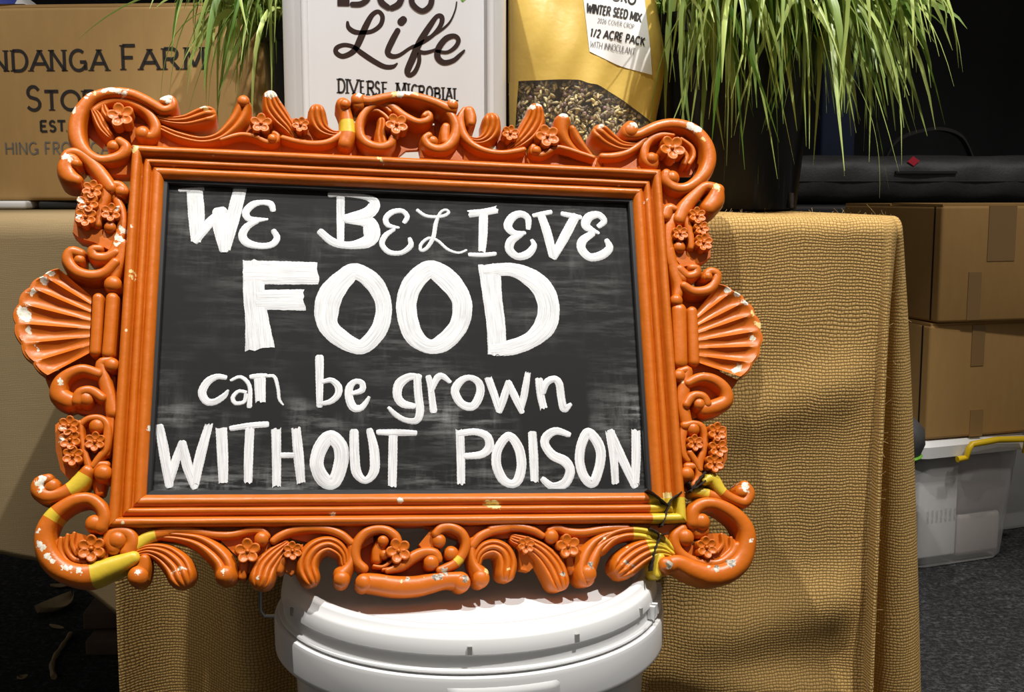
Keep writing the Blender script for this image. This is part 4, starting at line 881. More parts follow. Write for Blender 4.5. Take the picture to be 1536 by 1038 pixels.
# refine the corner columns
fine = cols_[:N1+1]
cc = [cols_[N1]]+cols_[N1+1:]
for i in range(len(cc)-1):
    for k in range(1, 5):
        t = k/4
        P = lambda q: [cc[max(0, min(len(cc)-1, i+q))][0][0], cc[max(0, min(len(cc)-1, i+q))][0][1], cc[max(0, min(len(cc)-1, i+q))][1][0], cc[max(0, min(len(cc)-1, i+q))][1][1]]
        p = [.5*(2*b+(c-a)*t+(2*a-5*b+4*c-d)*t*t+(3*b-a-3*c+d)*t**3) for a, b, c, d in zip(P(-1), P(0), P(1), P(2))]
        fine.append(((p[0], p[1]), (p[2], p[3]), 'c'))
def wob(x, z, t):
    d = .006*math.sin(x*17+1.3)*t+.003*math.sin(x*41+z*9)*t
    d += -.010*math.exp(-((z-.30-.25*(x-.22))/.032)**2)*sst(.10, .2, x)          # sagging swags low on the right
    d += -.008*math.exp(-((z-.245+.18*(x-.2))/.024)**2)*sst(.06, .18, x)
    d += -.006*math.exp(-((z-.52-.3*(x-.25))/.03)**2)*sst(.1, .25, x)
    d += (.022*math.sin((x+.388)*34)-.004)*sst(-.18, -.27, x)*t                       # gathered folds at the left end
    d += -.012*math.exp(-((x+.245)/.022)**2)*t
    return d
rows = []; uvs = []
zs = [('top', s_) for s_ in (0, .25, .5, .75, .9)]+[('roll', a) for a in (0, 22, 45, 68, 90)]+[('hang', k/110) for k in range(1, 111)]
ZT = .700; RR = .014
ucol = [0]
for j in range(1, len(fine)): ucol.append(ucol[-1]+max(.002, math.hypot(fine[j][1][0]-fine[j-1][1][0], fine[j][1][1]-fine[j-1][1][1])))
for kind, q in zs:
    r = []; ur = []
    for j, (a, b, ck) in enumerate(fine):
        inward = (min(max(a[0], -.37), .30), 1.45)
        dx, dy = inward[0]-a[0], inward[1]-a[1]
        if ck == 'f' : dx, dy = 0, .35
        L = math.hypot(dx, dy) or 1
        if kind == 'top':
            e = (a[0]+dx/L*RR, a[1]+dy/L*RR)
            p = (e[0]+(a[0]+dx-e[0])*(1-q), e[1]+(a[1]+dy-e[1])*(1-q), ZT+.0008*math.sin(a[0]*60)); v = 1.0+(1-q)*L
        elif kind == 'roll':
            an = math.radians(q); o = RR-RR*math.sin(an)
            p = (a[0]+dx/L*o, a[1]+dy/L*o, ZT-RR+RR*math.cos(an)); v = 1.0-RR*an
        else:
            z = (ZT-RR)*(1-q)+.012*q; t = q
            g = t**.75*(1.0 if ck == 'f' else 1.33)
            x = a[0]+(b[0]-a[0])*g; y = a[1]+(b[1]-a[1])*g
            if ck == 'f': y += wob(x, z, min(1, t*2.5))*(1 if j < N1-6 else (N1-j)/6)
            y += 0.0
            dd = (.176)**2-(x-BX)**2
            if dd > 0 or abs(x-BX) < .22:
                yb = BY+math.sqrt(max(dd, 0))+.006 if dd > 0 else BY
                push = max(0, yb-y)
                y += push*sst(.52, .44, z)
            p = (x, y, z); v = 1.0-RR*1.57-(ZT-RR)*t
        r.append(p); ur.append((ucol[j]+(0 if ck == 'f' else 0), v))
    rows.append(r); uvs.append(ur)
ct = thing('burlap_tablecloth', 'coarse golden burlap cloth hanging to the floor from the table behind the pail', 'tablecloth', (0, 1.1, 0)); A = At(ct)
mb = MB(); mb.grid(rows, uvs=uvs); o = A(mb, 'cloth', M_BURLAP, angle=180)
so = o.modifiers.new('thickness', 'SOLIDIFY'); so.thickness = .0016; so.offset = -1
mb = MB()
for k in range(260):                                             # loose jute hairs along the table edge
    p = Vector((random.uniform(-.1, .365), 1.098+random.uniform(.0, .05), .7024))
    d = Vector((random.gauss(0, 1), random.gauss(-.3, .6), random.uniform(.2, 1.2))).normalized()
    L = random.uniform(.002, .006); d2 = Vector((random.gauss(0, 1), random.gauss(0, 1), random.gauss(0, 1)))*.5
    mb.tube([p, p+d*L*.5, p+d*L+d2*L], .00011, 3)
A(mb, 'edge_fibres', M_FIBRE)
mb = MB()
for k in range(200):                                             # and down the corner fold
    r_ = random.choice(rows[12:100]); p = Vector(r_[random.choice(range(N1+2, N1+32))])
    d = Vector((random.uniform(.2, 1), random.gauss(-.6, .5), random.gauss(0, .6))).normalized()
    L = random.uniform(.002, .006); d2 = Vector((random.gauss(0, 1), random.gauss(0, 1), random.gauss(0, 1)))*.5
    mb.tube([p, p+d*L*.5, p+d*L+d2*L], .00011, 3)
A(mb, 'corner_fibres', M_FIBRE)

# ---- dull brown cloth on the left table
def hem(x):
    P = [(-1.3, .34), (-.7, .338), (-.56, .333), (-.518, .321), (-.476, .283), (-.444, .254), (-.40, .236), (-.30, .23)]
    for (a, za), (b, zb) in zip(P, P[1:]):
        if a <= x <= b: return za+(zb-za)*(x-a)/(b-a)
    return .23
rows = []; uvs = []
X = [-1.17+(.776)*j/110 for j in range(111)]
for kind, q in [('top', s_) for s_ in (0, .3, .6, .9)]+[('roll', a) for a in (0, 30, 60, 90)]+[('hang', k/60) for k in range(1, 61)]:
    r = []; ur = []
    for x in X:
        if kind == 'top': p = (x, 1.262+(1-q)*.7, .7); v = 1+(1-q)*.7
        elif kind == 'roll':
            an = math.radians(q); p = (x, 1.262-.02*math.sin(an), .70-.02+.02*math.cos(an)); v = 1-.02*an
        else:
            z = .68+(hem(x)-.68)*q
            p = (x, 1.242+.010*math.sin(x*14+.6)*q+.006*math.sin(x*37)*q+.01*q, z); v = .97-(.68-z)
        r.append(p); ur.append((x, v))
    rows.append(r); uvs.append(ur)
mb = MB(); mb.grid(rows, uvs=uvs); o = mb.build('brown_tablecloth', M_CLOTH, angle=180, origin=(-.75, 1.25, .25))
tag(o, 'dull brown cloth with a curved hem hanging below the farm box at far left', 'tablecloth')
so = o.modifiers.new('thickness', 'SOLIDIFY'); so.thickness = .0015; so.offset = -1

# ================================================================== WHITE PAIL
pail = thing('pail', 'white plastic pail with a ridged lid carrying the orange chalkboard frame', 'bucket', (BX, BY, 0)); A = At(pail)
c = (BX, BY, BZ)
mb = MB(); mb.lathe([(0.002, -.0105), (.128, -.0105), (.136, -.0103), (.1395, -.009), (.142, -.0045), (.1445, -.0005), (.148, 0), (.1505, -.0006), (.152, -.002), (.1535, -.0055), (.1560, -.0065), (.1575, -.0085), (.159, -.0165), (.1592, -.0185), (.1578, -.0192), (.1570, -.0205), (.1570, -.0285), (.1575, -.0295), (.1610, -.0300), (.1615, -.0312), (.1605, -.0325), (.150, -.0330)], 128, c, capt=True, capb=False)
lid = A(mb, 'lid', M_PAIL, angle=50)
for a_ in (-88, -58, -150, -30, 5, 60, 120, 180):
    mb = MB(); an = math.radians(a_); R_ = Matrix.Rotation(an, 4, 'Z'); T_ = Matrix.Translation(c)
    mb.box((.1565, -.0017, -.0182), (.1600, .0017, -.0120), T_ @ R_); A(mb, 'lid_notch', M_NOTCH, parent=lid, smooth=False); 
mb = MB()
for k in range(9):
    an = math.radians(-22+k*2.6); T_ = Matrix.Translation(c) @ Matrix.Rotation(an, 4, 'Z')
    mb.box((.1575, -.0018, -.028), (.1632, .0018, -.0175), T_)
A(mb, 'tear_strip_teeth', M_PAIL, parent=lid, smooth=False)
mb = MB(); mb.lathe([(.120, -BZ), (.1305, -BZ), (.134, -BZ+.006), (.1485, -.075), (.1490, -.0635), (.1630, -.0632), (.1648, -.061), (.1650, -.058), (.1650, -.0375), (.1640, -.0345), (.1615, -.0338), (.15, -.0338)], 128, c, capt=False); A(mb, 'body', M_PAIL, angle=50)
mb = MB(); rows = []
for i in range(13):                                                 # raised tab on the skirt
    t = i/12; r = []
    for j in range(21):
        q = j/20; e = min(1, min(t, 1-t)*9, min(q, 1-q)*14)**.5; an = math.radians(-94+30*q)
        rr = .1646-.0012*t+.0026*e; r.append(Vector((BX+rr*math.cos(an), BY+rr*math.sin(an), BZ-.0405-.034*t)))
    rows.append(r)
mb.grid(rows); A(mb, 'raised_tab', M_PAIL, angle=180)
mb = MB(); pts = [(BX-.164, BY-.03, BZ-.035), (BX-.172, BY-.03, BZ-.022), (BX-.1735, BY-.03, BZ-.0), (BX-.1735, BY-.03, BZ-.05), (BX-.1725, BY-.03, BZ-.06), (BX-.160, BY-.03, BZ-.0605)]
pts = [(BX-.158, BY-.03, BZ+.004), (BX-.170, BY-.03, BZ+.004), (BX-.1735, BY-.03, BZ-.0), (BX-.1735, BY-.03, BZ-.032), (BX-.1700, BY-.03, BZ-.037), (BX-.160, BY-.03, BZ-.037)]
mb.tube(pts, .0016, 8); A(mb, 'handle_wire', M_WIRE)

# ================================================================== ORNATE FRAME WITH CHALKBOARD
EU = Vector((0.98414, 0.17275, -0.04031)); EV = Vector((-0.03225, 0.39770, 0.91695)); EN = Vector((0.17443, -0.90111, 0.39696)); C0 = Vector((-0.08465, 0.95103, 0.60990))
frame = thing('framed_chalkboard', 'ornate chipped orange frame holding a hand-lettered black chalkboard, propped on the white pail', 'sign')
R3 = Matrix((EU, EV, EN)).transposed(); frame.matrix_world = Matrix.Translation(C0-EV*(BASE/1000)) @ R3.to_4x4()
def Lc(u, v, z): return Vector((u/1000, (v+BASE)/1000, z/1000))
FP = lambda mb, name, mats, parent=None, **kw: mb.build(name, mats, parent or frame, **kw)
HW, HH = 227.2, 157.6
# moulded rails, mitred at the corners
prof = [(0, -25), (0, -5), (.5, -2.6), (1.8, -.9), (3.6, 0), (5.4, -.5), (6.8, -2.0), (7.8, -4.6), (8.2, -8.2), (9.2, -8.8), (9.8, -7.0), (11, -5.2), (12.8, -4.4), (14.4, -5.0), (15.4, -7.2), (15.8, -9.4), (16.8, -9.2), (17.6, -7.2), (19.4, -5.8), (21.4, -5.8), (23.4, -7.2), (25.2, -9.4), (26.0, -11.4), (26.0, -14)]
def rail(name, side):
    mb = MB(); rows = []
    ycut = {'bottom': .935, 'right': .935}.get(side, 2)
    LL = HW if side in ('top', 'bottom') else HH
    ts = sorted(set([round(d/(2*LL), 6) for d, z in prof]+[round(1-d/(2*LL), 6) for d, z in prof]+[k/24 for k in range(2, 23)]+([ycut] if ycut < 1 else [])))
    for t in ts:
        r = []
        for d, z in prof:
            x0, x1, y0, y1 = -HW+d, HW-d, -HH+d, HH-d
            xa = max(x0, min(x1, -HW+2*HW*t)); ya = max(y0, min(y1, HH-2*HH*t))
            if side == 'top': p = (xa, y1)
            if side == 'bottom': p = (xa, y0)
            if side == 'left': p = (x0, ya)
            if side == 'right': p = (x1, ya)
            r.append(Lc(p[0], p[1], z+.25*math.sin(t*40+d)))
        rows.append(r)
    mb.grid(rows, mi=lambda i, j: 1 if ts[i] >= ycut-1e-6 else 0)
    back = [[Lc(*( (-HW+d+(2*HW-2*d)*t, (HH-d) if side == 'top' else -(HH-d)) if side in ('top', 'bottom') else ((-(HW-d) if side == 'left' else (HW-d)), (HH-d)-(2*HH-2*d)*t)), -25) for d in (0, 26)] for t in (0, 1)]
    mb.grid(back)
    return FP(mb, 'moulding_rail', [M_ORANGE, M_YELLOW], angle=60)
for sd in ('top', 'bottom', 'left', 'right'): rail('moulding_rail', sd)
# black sight edge and board
mb = MB()
ZBOARD = -16.0
pr = [(25.6, -11.2), (28.6, -11.6), (29.6, -12.6), (29.9, ZBOARD-.2)]
for side in range(4):
    rows = []
    for t in (0, 1):
        r = []
        for d, z in pr:
            cs = [(-HW+d, HH-d), (HW-d, HH-d), (HW-d, -HH+d), (-HW+d, -HH+d)]
            a, b = cs[side], cs[(side+1) % 4]; q = a if t == 0 else b; r.append(Lc(q[0], q[1], z))
        rows.append(r)
    mb.grid(rows)
FP(mb, 'sight_edge', M_BLACK, smooth=False)
mb = MB()
n_ = 8
mb.box((-.2005, (-131.5+BASE)/1000, -.0215), (.2005, (131.5+BASE)/1000, ZBOARD/1000)); FP(mb, 'chalkboard_panel', M_BOARD, smooth=False)
# hand-painted words
def letter(mb, pts, closed, sq, z):
    P = catmull(pts, 1.3, closed)
    if closed: P.append(P[0])
    n = len(P); rows = []; uvs = []; L = 0; off = random.random()*50
    if not sq and not closed:                                        # rounded, slightly ragged ends
        def cap(p, q):
            dx, dy = p[0]-q[0], p[1]-q[1]; l = math.hypot(dx, dy) or 1
            return [[p[0]+dx/l*p[2]*k, p[1]+dy/l*p[2]*k, p[2]*math.sqrt(max(.02, 1-k*k))] for k in (.35, .6, .8)]
        P = cap(P[0], P[2])[::-1]+P+cap(P[-1], P[-3]); n = len(P)
    for i, p in enumerate(P):
        a = P[i-1 if i else (n-2 if closed else 0)]; b = P[i+1 if i < n-1 else (1 if closed else n-1)]
        dx, dy = b[0]-a[0], b[1]-a[1]; l = math.hypot(dx, dy) or 1; nx, ny = -dy/l, dx/l
        if i: L += math.hypot(p[0]-P[i-1][0], p[1]-P[i-1][1])
        wl = p[2]*(1+.012*math.sin(L*.5+off))+.12*math.sin(L*2.3+off); wr = p[2]*(1+.012*math.sin(L*.6+off*2))+.12*math.sin(L*1.9+off*3)
        if closed and i == n-1: rows.append(rows[0]); uvs.append([(q[0], L/100) for q in uvs[0]]); continue
        r = []; u = []
        for k in range(7):
            t = -1+k/3; ww = wl if t < 0 else wr
            j = (random.uniform(-1, 1)*1.2 if sq and i in (0, n-1) else 0)
            r.append(Lc(p[0]+nx*ww*t+dx/l*j, p[1]+ny*ww*t+dy/l*j, z+.12*(1-t**4)+.04*math.sin(t*9+off)-(.3 if abs(t) == 1 else 0))); u.append((t*p[2]/20+off, L/100))
        rows.append(r); uvs.append(u)
    mb.grid(rows, uvs=uvs)
lines = {}
for i, (ln, pts, cl, sq) in enumerate(LETTERS):
    mb = lines.setdefault(ln, MB()); letter(mb, pts, cl, sq, ZBOARD+.25+.05*(i % 4))
for ln, mb in lines.items(): tag(FP(mb, 'painted_word', M_WHITE, angle=180), 'white hand-painted word reading '+ln)

# carved ornament: swept strokes with round or gadrooned section
ZB = -25.0
def sweep(mb, pts, o):
    ribs = o.get('ribs', 0); n0 = len(pts)
    z0 = o.get('z0', o.get('z', -2)); z1 = o.get('z1', o.get('z', -2))
    P = [[p[0], p[1], p[2], z0+(z1-z0)*i/max(1, n0-1)] for i, p in enumerate(pts)]
    P = catmull(P, 1.8)
    if n0 == 1: P = [P[0], [P[0][0]+.01, P[0][1], P[0][2], P[0][3]]]
    n = len(P)
    def cap(p, q, nn):
        dx, dy = p[0]-q[0], p[1]-q[1]; l = math.hypot(dx, dy) or 1; out = []
        for k in nn:
            s_ = math.sqrt(max(0, 1-k*k)); out.append([p[0]+dx/l*p[2]*k, p[1]+dy/l*p[2]*k, max(.15, p[2]*s_), p[3], s_])
        return out
    ks = (.25, .5, .7, .85, .94)
    Q = cap(P[0], P[min(2, n-1)], ks)[::-1]+[p+[1.0] for p in P]+cap(P[-1], P[max(0, n-3)], ks); n = len(Q)
    m = 6*ribs if ribs else 10
    rows = []
    for i, p in enumerate(Q):
        a = Q[max(0, i-1)]; b = Q[min(n-1, i+1)]
        dx, dy = b[0]-a[0], b[1]-a[1]; l = math.hypot(dx, dy) or 1; nx, ny = -dy/l, dx/l
        w_, zc, s_ = p[2], p[3], p[4]
        dome = min((w_ if s_ == 1 else w_/max(s_, .3))*.85, 7.0)
        r = []
        for k in range(m+1):
            t = -1+2*k/m
            if ribs:
                t2 = t; e = math.sqrt(max(0, 1-abs(t)**2.6))
                g = abs(math.sin(ribs*math.pi*(t+1)/2))**.7 if abs(t) < .999 else 0
                h = dome*(e-1)*.9-min(2.6, w_*.5/ribs*1.4+.4)*1.15*(1-g)*(1 if abs(t) < .98 else .4)*(s_**1.5)
            else:
                t2 = math.sin(t*math.pi/2); h = dome*((1-min(1, abs(t2))**2.3)**(1/2.1)-1)*.97
            z = zc-dome*(1-s_)*1.0+h*(s_ if s_ < 1 else 1)
            r.append(Lc(p[0]+nx*w_*t2, p[1]+ny*w_*t2, max(z, ZB+1)))
        we = w_+.7*s_; zm = zc-dome-3.5
        rows.append([Lc(p[0]-nx*we, p[1]-ny*we, ZB), Lc(p[0]-nx*we, p[1]-ny*we, max(ZB+.5, zm))]+r+[Lc(p[0]+nx*we, p[1]+ny*we, max(ZB+.5, zm)), Lc(p[0]+nx*we, p[1]+ny*we, ZB)])
    endcaps = (rows[0][::-1], rows[-1])
    yl = o.get('yel', []); core = n-2*len(ks)
    def mi(i, j):
        t = (i-len(ks))/max(1, core-1)
        for a, b in yl:
            if (a <= t or a == 0) and (t < b or b == 1): return 1
        return 0
    mb.grid(rows, mi=mi if yl else 0)
    for e in endcaps: mb.add(e, [tuple(range(len(e)))], 1 if (yl and ((e is endcaps[1] and yl[-1][1] == 1) or (e is not endcaps[1] and yl[0][0] == 0))) else 0)
for name, pts, o in STROKES:
    mb = MB(); sweep(mb, pts, o)
    FP(mb, name, [M_ORANGE, M_YELLOW] if o.get('yel') else M_ORANGE, angle=75)
mb = MB()
for poly, z in PLATES:
    n = len(poly)
    P = [poly[i] for i in range(n)]
    yb = sum(y for x, y in poly)/len(poly); z = max(ZB+1.5, z-(9 if z <= -11 else 5) if yb > -140 or z <= -12 else z-1); top = [Lc(x, y, z) for x, y in P]; cx = sum(x for x, y in P)/n; cy = sum(y for x, y in P)/n
    rim = [Lc(cx+(x-cx)*1.02, cy+(y-cy)*1.02, z-1.2) for x, y in P]; bot = [Lc(cx+(x-cx)*1.02, cy+(y-cy)*1.02, ZB+.5) for x, y in P]
    k = mb.grid([bot, rim, top], closed=True); mb.f.append(tuple(range(k+2*n, k+3*n))); mb.f.append(tuple(range(k+n-1, k-1, -1))); mb.mi += [0, 0]
FP(mb, 'backing_web', M_ORANGE, angle=30)
for x, y, r, np_, rot, zf in FLOWERS:
    mb = MB(); r *= .92; zf -= 1.5
    for k in range(np_):
        a = rot+2*math.pi*k/np_+.3; pr_ = r*(.50 if np_ == 5 else .42); d = r*.56
        c_ = (x+d*math.cos(a), y+d*math.sin(a))
        rows = []
        for i, (f_, h) in enumerate(((0.02, 1.0), (.35, 1.1), (.6, 1.7), (.8, 2.3), (.93, 1.9), (1.0, .6), (1.0, -14))):
            ring = []
            for q in range(12):
                an = 2*math.pi*q/12; rx = pr_*1.06; ry = pr_*.92
                lx, ly = rx*f_*math.cos(an), ry*f_*math.sin(an)
                ring.append(Lc(c_[0]+lx*math.cos(a)-ly*math.sin(a), c_[1]+lx*math.sin(a)+ly*math.cos(a), zf-1+h*r/13+.12*r*(lx/pr_)))
            rows.append(ring)
        mb.grid(rows, closed=True)
    fo = FP(mb, 'flower', M_ORANGE, angle=70)
    mb = MB(); mb.ball(Lc(x, y, zf+.2), (r*.17/1000, r*.17/1000, r*.16/1000), 10, 6); FP(mb, 'flower_centre', M_ORANGE, parent=fo)
# scallop shells
def poly_at(P, t):
    Q = catmull(P, 6.0); k = t*(len(Q)-1); i = min(int(k), len(Q)-2); f = k-i
    return [Q[i][0]+(Q[i+1][0]-Q[i][0])*f, Q[i][1]+(Q[i+1][1]-Q[i][1])*f]
for inner, outer, sg in SHELLS:
    mb = MB(); nf = 7; na = nf*10; rows = []
    steps = [0, .1, .2, .3, .4, .5, .6, .7, .8, .88, .93, .965, .99, 1.0, 1.015, 1.02, 1.02]
    for s_ in steps:
        r = []
        for k in range(na+1):
            t = k/na; ph = t*nf; fl_ = abs(math.sin(math.pi*ph))
            a = poly_at(inner, t); b = poly_at(outer, t)
            scal = 1+.035*fl_*(1 if s_ > .8 else 0)*((s_-.8)/.2)
            ss = s_*scal
            x = a[0]+(b[0]-a[0])*ss; y = a[1]+(b[1]-a[1])*ss
            zr = -5+3.5*s_**1.5                                   # rises toward the lip
            if s_ <= .93: z = zr-4.0*fl_**.8*(.25+.75*min(1, s_*2))*(1-max(0, (s_-.8)/.16) if s_ > .8 else 1)
            elif s_ < .985: z = zr+.4
            elif s_ <= 1.0: z = zr-1.0
            elif s_ < 1.018: z = zr-4
            else: z = zr-7
            r.append(Lc(x, y, z))
        rows.append(r)
    rows[-1] = [Lc(p.x*1000-sg*2.0, p.y*1000-BASE, ZB) for p in rows[-2]]
    mb.grid(rows); FP(mb, 'scallop_shell', M_ORANGE, angle=75)
mb = MB()
for pts in CRACKS:
    P = catmull([(p[0], p[1], p[2]) for p in pts], 1.5); n = len(P); rows = []
    for i, p in enumerate(P):
        a, b = P[max(0, i-1)], P[min(n-1, i+1)]; dx, dy = b[0]-a[0], b[1]-a[1]; l = math.hypot(dx, dy) or 1
        w_ = p[2]*(.5+.3*math.sin(i*1.9)); rows.append([Lc(p[0]+dy/l*w_, p[1]-dx/l*w_, .6), Lc(p[0]-dy/l*w_, p[1]+dx/l*w_, .6)])
    lo = [[Vector((q.x, q.y, q.z-.012)) for q in r] for r in rows]
    mb.grid([[r[0] for r in lo], [r[0] for r in rows], [r[1] for r in rows], [r[1] for r in lo]])
FP(mb, 'crack', M_CRACK, smooth=False)

# ================================================================== WHITE JUG
JX, JY0 = -.127, 1.25
jug = thing('jerrycan', 'white plastic jerrycan with brown script lettering standing behind the frame', 'jug', (JX, JY0+.12, .7024)); A = At(jug)
def sq(hw, r, z, n=10):
    pts = []
    for sx, sy, a0 in ((1, 1, 0), (-1, 1, 90), (-1, -1, 180), (1, -1, 270)):
        for k in range(n+1):
            a = math.radians(a0+90*k/n); pts.append(Vector((JX+sx*(hw-r)+r*math.cos(a), JY0+.12+sy*(.12-r)*(hw/.12)+r*math.sin(a), z)))
    return pts
z0 = .7024
mb = MB(); rows = [sq(h, r, z0+z) for h, r, z in ((.105, .03, 0), (.114, .04, .003), (.1195, .045, .012), (.12, .045, .03), (.12, .045, .29), (.118, .045, .31), (.108, .045, .335), (.085, .045, .355), (.05, .045, .366), (.03, .0299, .370))]
k = mb.grid(rows, closed=True); n = len(rows[0]); mb.f.append(tuple(range(k+n-1, k-1, -1))); mb.f.append(tuple(range(k+9*n, k+10*n))); mb.mi += [0, 0]
A(mb, 'body', M_JUG, angle=50)
for x_ in (JX-.090, JX+.105):
    mb = MB(); mb.tube([(x_, JY0+(.0025 if x_ < JX else .004), z0+.02), (x_, JY0+(.0025 if x_ < JX else .004), z0+.30)], .004, 10); A(mb, 'moulded_rib', M_JUG)
mb = MB(); mb.lathe([(.024, .366), (.024, .372), (.03, .373), (.03, .4), (.028, .402)], 32, (JX+.04, JY0+.08, z0)); A(mb, 'screw_cap', M_INK)
mb = MB(); mb.tube([(JX-.05, JY0+.12, z0+.355), (JX-.05, JY0+.12, z0+.395), (JX-.035, JY0+.12, z0+.405), (JX+.02, JY0+.16, z0+.405), (JX+.03, JY0+.165, z0+.36)], .011, 10); A(mb, 'handle', M_JUG)
fj = lambda x, y, z: (x, JY0-.0002-z, y)
mb = MB()
for si, st in enumerate(JUG):
    P = catmull(st, .0015) if len(st) > 2 else st; n = len(P)
    def cap(p, q):
        dx, dy = p[0]-q[0], p[1]-q[1]; l = math.hypot(dx, dy) or 1
        return [[p[0]+dx/l*p[2]*k_, p[1]+dy/l*p[2]*k_, p[2]*math.sqrt(max(.02, 1-k_*k_))] for k_ in (.4, .75, .95)]
    if len(st) != 3: P = cap(P[0], P[1])[::-1]+P+cap(P[-1], P[-2])
    ribbon(mb, [(p[0], p[1]) for p in P], [p[2] for p in P], fj, .00004*si)
A(mb, 'script_lettering', M_INK2, smooth=False)
mb = MB()
for ch, x0, y0, x1, y1 in JUGTEXT:
    for st in GL[ch]:
        pts = [(x0+a*(x1-x0), y0+b*(y1-y0)) for a, b in st]
        vert = abs(pts[0][0]-pts[-1][0]) < abs(pts[0][1]-pts[-1][1])*.8
        ribbon(mb, pts, .0010 if vert or len(st) > 2 else .0006, fj, .00012)
        if len(st) == 2 and vert:
            for q in pts: ribbon(mb, [(q[0]-.0022, q[1]), (q[0]+.0022, q[1])], .0005, fj, .00012)
A(mb, 'capital_lettering', M_INK, smooth=False)
mb = MB()
for pts, hw in (([(-.0515, .921), (-.049, .926), (-.046, .934)], [.0004, .0022, .0004]), ([(-.0515, .921), (-.054, .927), (-.0545, .936)], [.0004, .0022, .0004])): ribbon(mb, pts, hw, fj)
A(mb, 'printed_sprout', M_GREEN, smooth=False)

# ================================================================== SEED BAG
GY = 1.37
bag = thing('seed_bag', 'yellow kraft bag of mixed seed with a clear lower window and white label', 'bag', (.085, GY+.04, .7024)); A = At(bag)
def bag_pt(u, z, back=False):
    """u -1..1 across, z height above the table"""
    L_ = -.002-.003*math.sin(z*9); Rr = .166+.016*math.exp(-((z-.175)/.07)**2)-.02*max(0, .05-z)/.05
    x = L_+(Rr-L_)*(u+1)/2
    th = .042*math.sqrt(max(0, 1-abs(u)**3))*(1-.75*sst(.18, .36, z))*(.75+.25*min(1, z/.03))
    y = GY+.045-th-.03*0
    if not back:
        y += .0035*math.sin(u*5+z*38)*(1-u*u)+.002*math.sin(u*13-z*60)*(1-u*u)
    else: y = GY+.045+th
    return Vector((x, y+.05*z, .7024+z))
def seam(u):                                                        # height of the paper's lower edge
    return .152-.004*math.exp(-((u-.02)/.08)**2)-.052*max(0, (u-.02)/.98)**1.05
NU, NV = 48, 26
US = [-1+2*k/NU for k in range(NU+1)]
mb = MB(); rows = []
for i in range(NV+1):
    rows.append([bag_pt(u, seam(u)+(.40-seam(u))*i/NV) for u in US])
mb.grid(rows)
rows = [[bag_pt(u, .40*i/NV, True) for u in US[::-1]] for i in range(NV+1)]
mb.grid(rows); A(mb, 'kraft_paper', M_KRAFT, angle=180)
mb = MB(); rows = [[bag_pt(u, seam(u)*i/12) for u in US] for i in range(13)]; mb.grid(rows); A(mb, 'clear_window', M_CLEAR, angle=180)
mb = MB()                                                           # folded kraft gusset at lower left
rows = [[bag_pt(-1+.12*(z/.15)*k/3+.015, z) + Vector((0, -.0012, 0)) for k in range(4)] for z in [.152*i/10 for i in range(11)]]
mb.grid(rows); A(mb, 'gusset', M_KRAFT, angle=180)
def bag_front(x, z):                                               # invert x -> u
    zz = z-.7024; L_ = -.002-.003*math.sin(zz*9); Rr = .166+.016*math.exp(-((zz-.175)/.07)**2)-.02*max(0, .05-zz)/.05
    return bag_pt(2*(x-L_)/(Rr-L_)-1, zz)
mb = MB(); rows = []
for i in range(13):
    b = i/12; r = []
    for k in range(11):
        a = k/10
        bl, br, tl, tr = (.090, .887), (.164, .861), (.074, 1.02), (.150, 1.00)
        x = (bl[0]*(1-a)+br[0]*a)*(1-b)+(tl[0]*(1-a)+tr[0]*a)*b; z = (bl[1]*(1-a)+br[1]*a)*(1-b)+(tl[1]*(1-a)+tr[1]*a)*b
        z += .004*math.sin(a*math.pi)*-(1-b)
        p = bag_front(x, z); r.append(p+Vector((0, -.0008, 0)))
    rows.append(r)
mb.grid(rows); lab = A(mb, 'paper_label', M_LABEL, angle=180)
ca, sa = math.cos(-.17), math.sin(-.17)
def flab(x, y, z):
    p = bag_front(.0835+x*ca-y*sa, .9475+x*sa+y*ca); return p+Vector((0, -.0011-z, 0))
mb = MB(); mb2 = MB()
text(mb, 'ORO', .032, .004, .0115, flab, .2, .0, .16, .8); text(mb, 'WINTER SEED MIX', .005, -.0145, .0098, flab, .19, .10, .16, .53)
text(mb2, '2026 COVER CROP', .020, -.0245, .0052, flab, .10, 0, .18, .62)
text(mb, '1/2 ACRE PACK', .014, -.041, .0088, flab, .19, .08, .18, .66)
mb3 = MB(); text(mb3, 'WITH INNOCULANT', .016, -.0535, .0072, flab, .09, 0, .16, .54)
A(mb, 'bold_lettering', M_INK, parent=lab, smooth=False); A(mb2, 'fine_lettering', M_GREYINK, parent=lab, smooth=False); A(mb3, 'fine_lettering', M_GREYINK, parent=lab, smooth=False)
# seeds inside the window
mb = MB(); SEEDC = [(.50, .38, .17), (.40, .31, .15), (.60, .49, .25), (.22, .16, .09), (.13, .10, .07), (.34, .27, .16), (.55, .45, .22), (.66, .54, .22)]
for k in range(2600):
    u = random.uniform(-.97, .97); z = random.uniform(.004, seam(u)-.002); p = bag_pt(u, z)
    p.y += random.uniform(.0045, .014); cl = random.choice(SEEDC); fct = random.uniform(.6, 1.15)
    E = Matrix.Rotation(random.uniform(0, 6.3), 3, 'Y') @ Matrix.Rotation(random.gauss(0, .5), 3, 'Z')
    if random.random() < .16: r_ = (.0031, .0031, .0029); cl = random.choice([(.30, .23, .13), (.22, .15, .10), (.20, .10, .08)])
    else: r_ = (random.uniform(.0032, .0050), .0016, random.uniform(.0013, .0019))
    v0 = len(mb.v); mb.ball(p, r_, 7, 5, E); mb.tint += [tuple(c_*fct for c_ in cl)]*(len(mb.v)-v0)
mb.box((.0, GY+.02, .705), (.160, GY+.05, .80)); mb.tint += [(.22, .17, .10)]*8
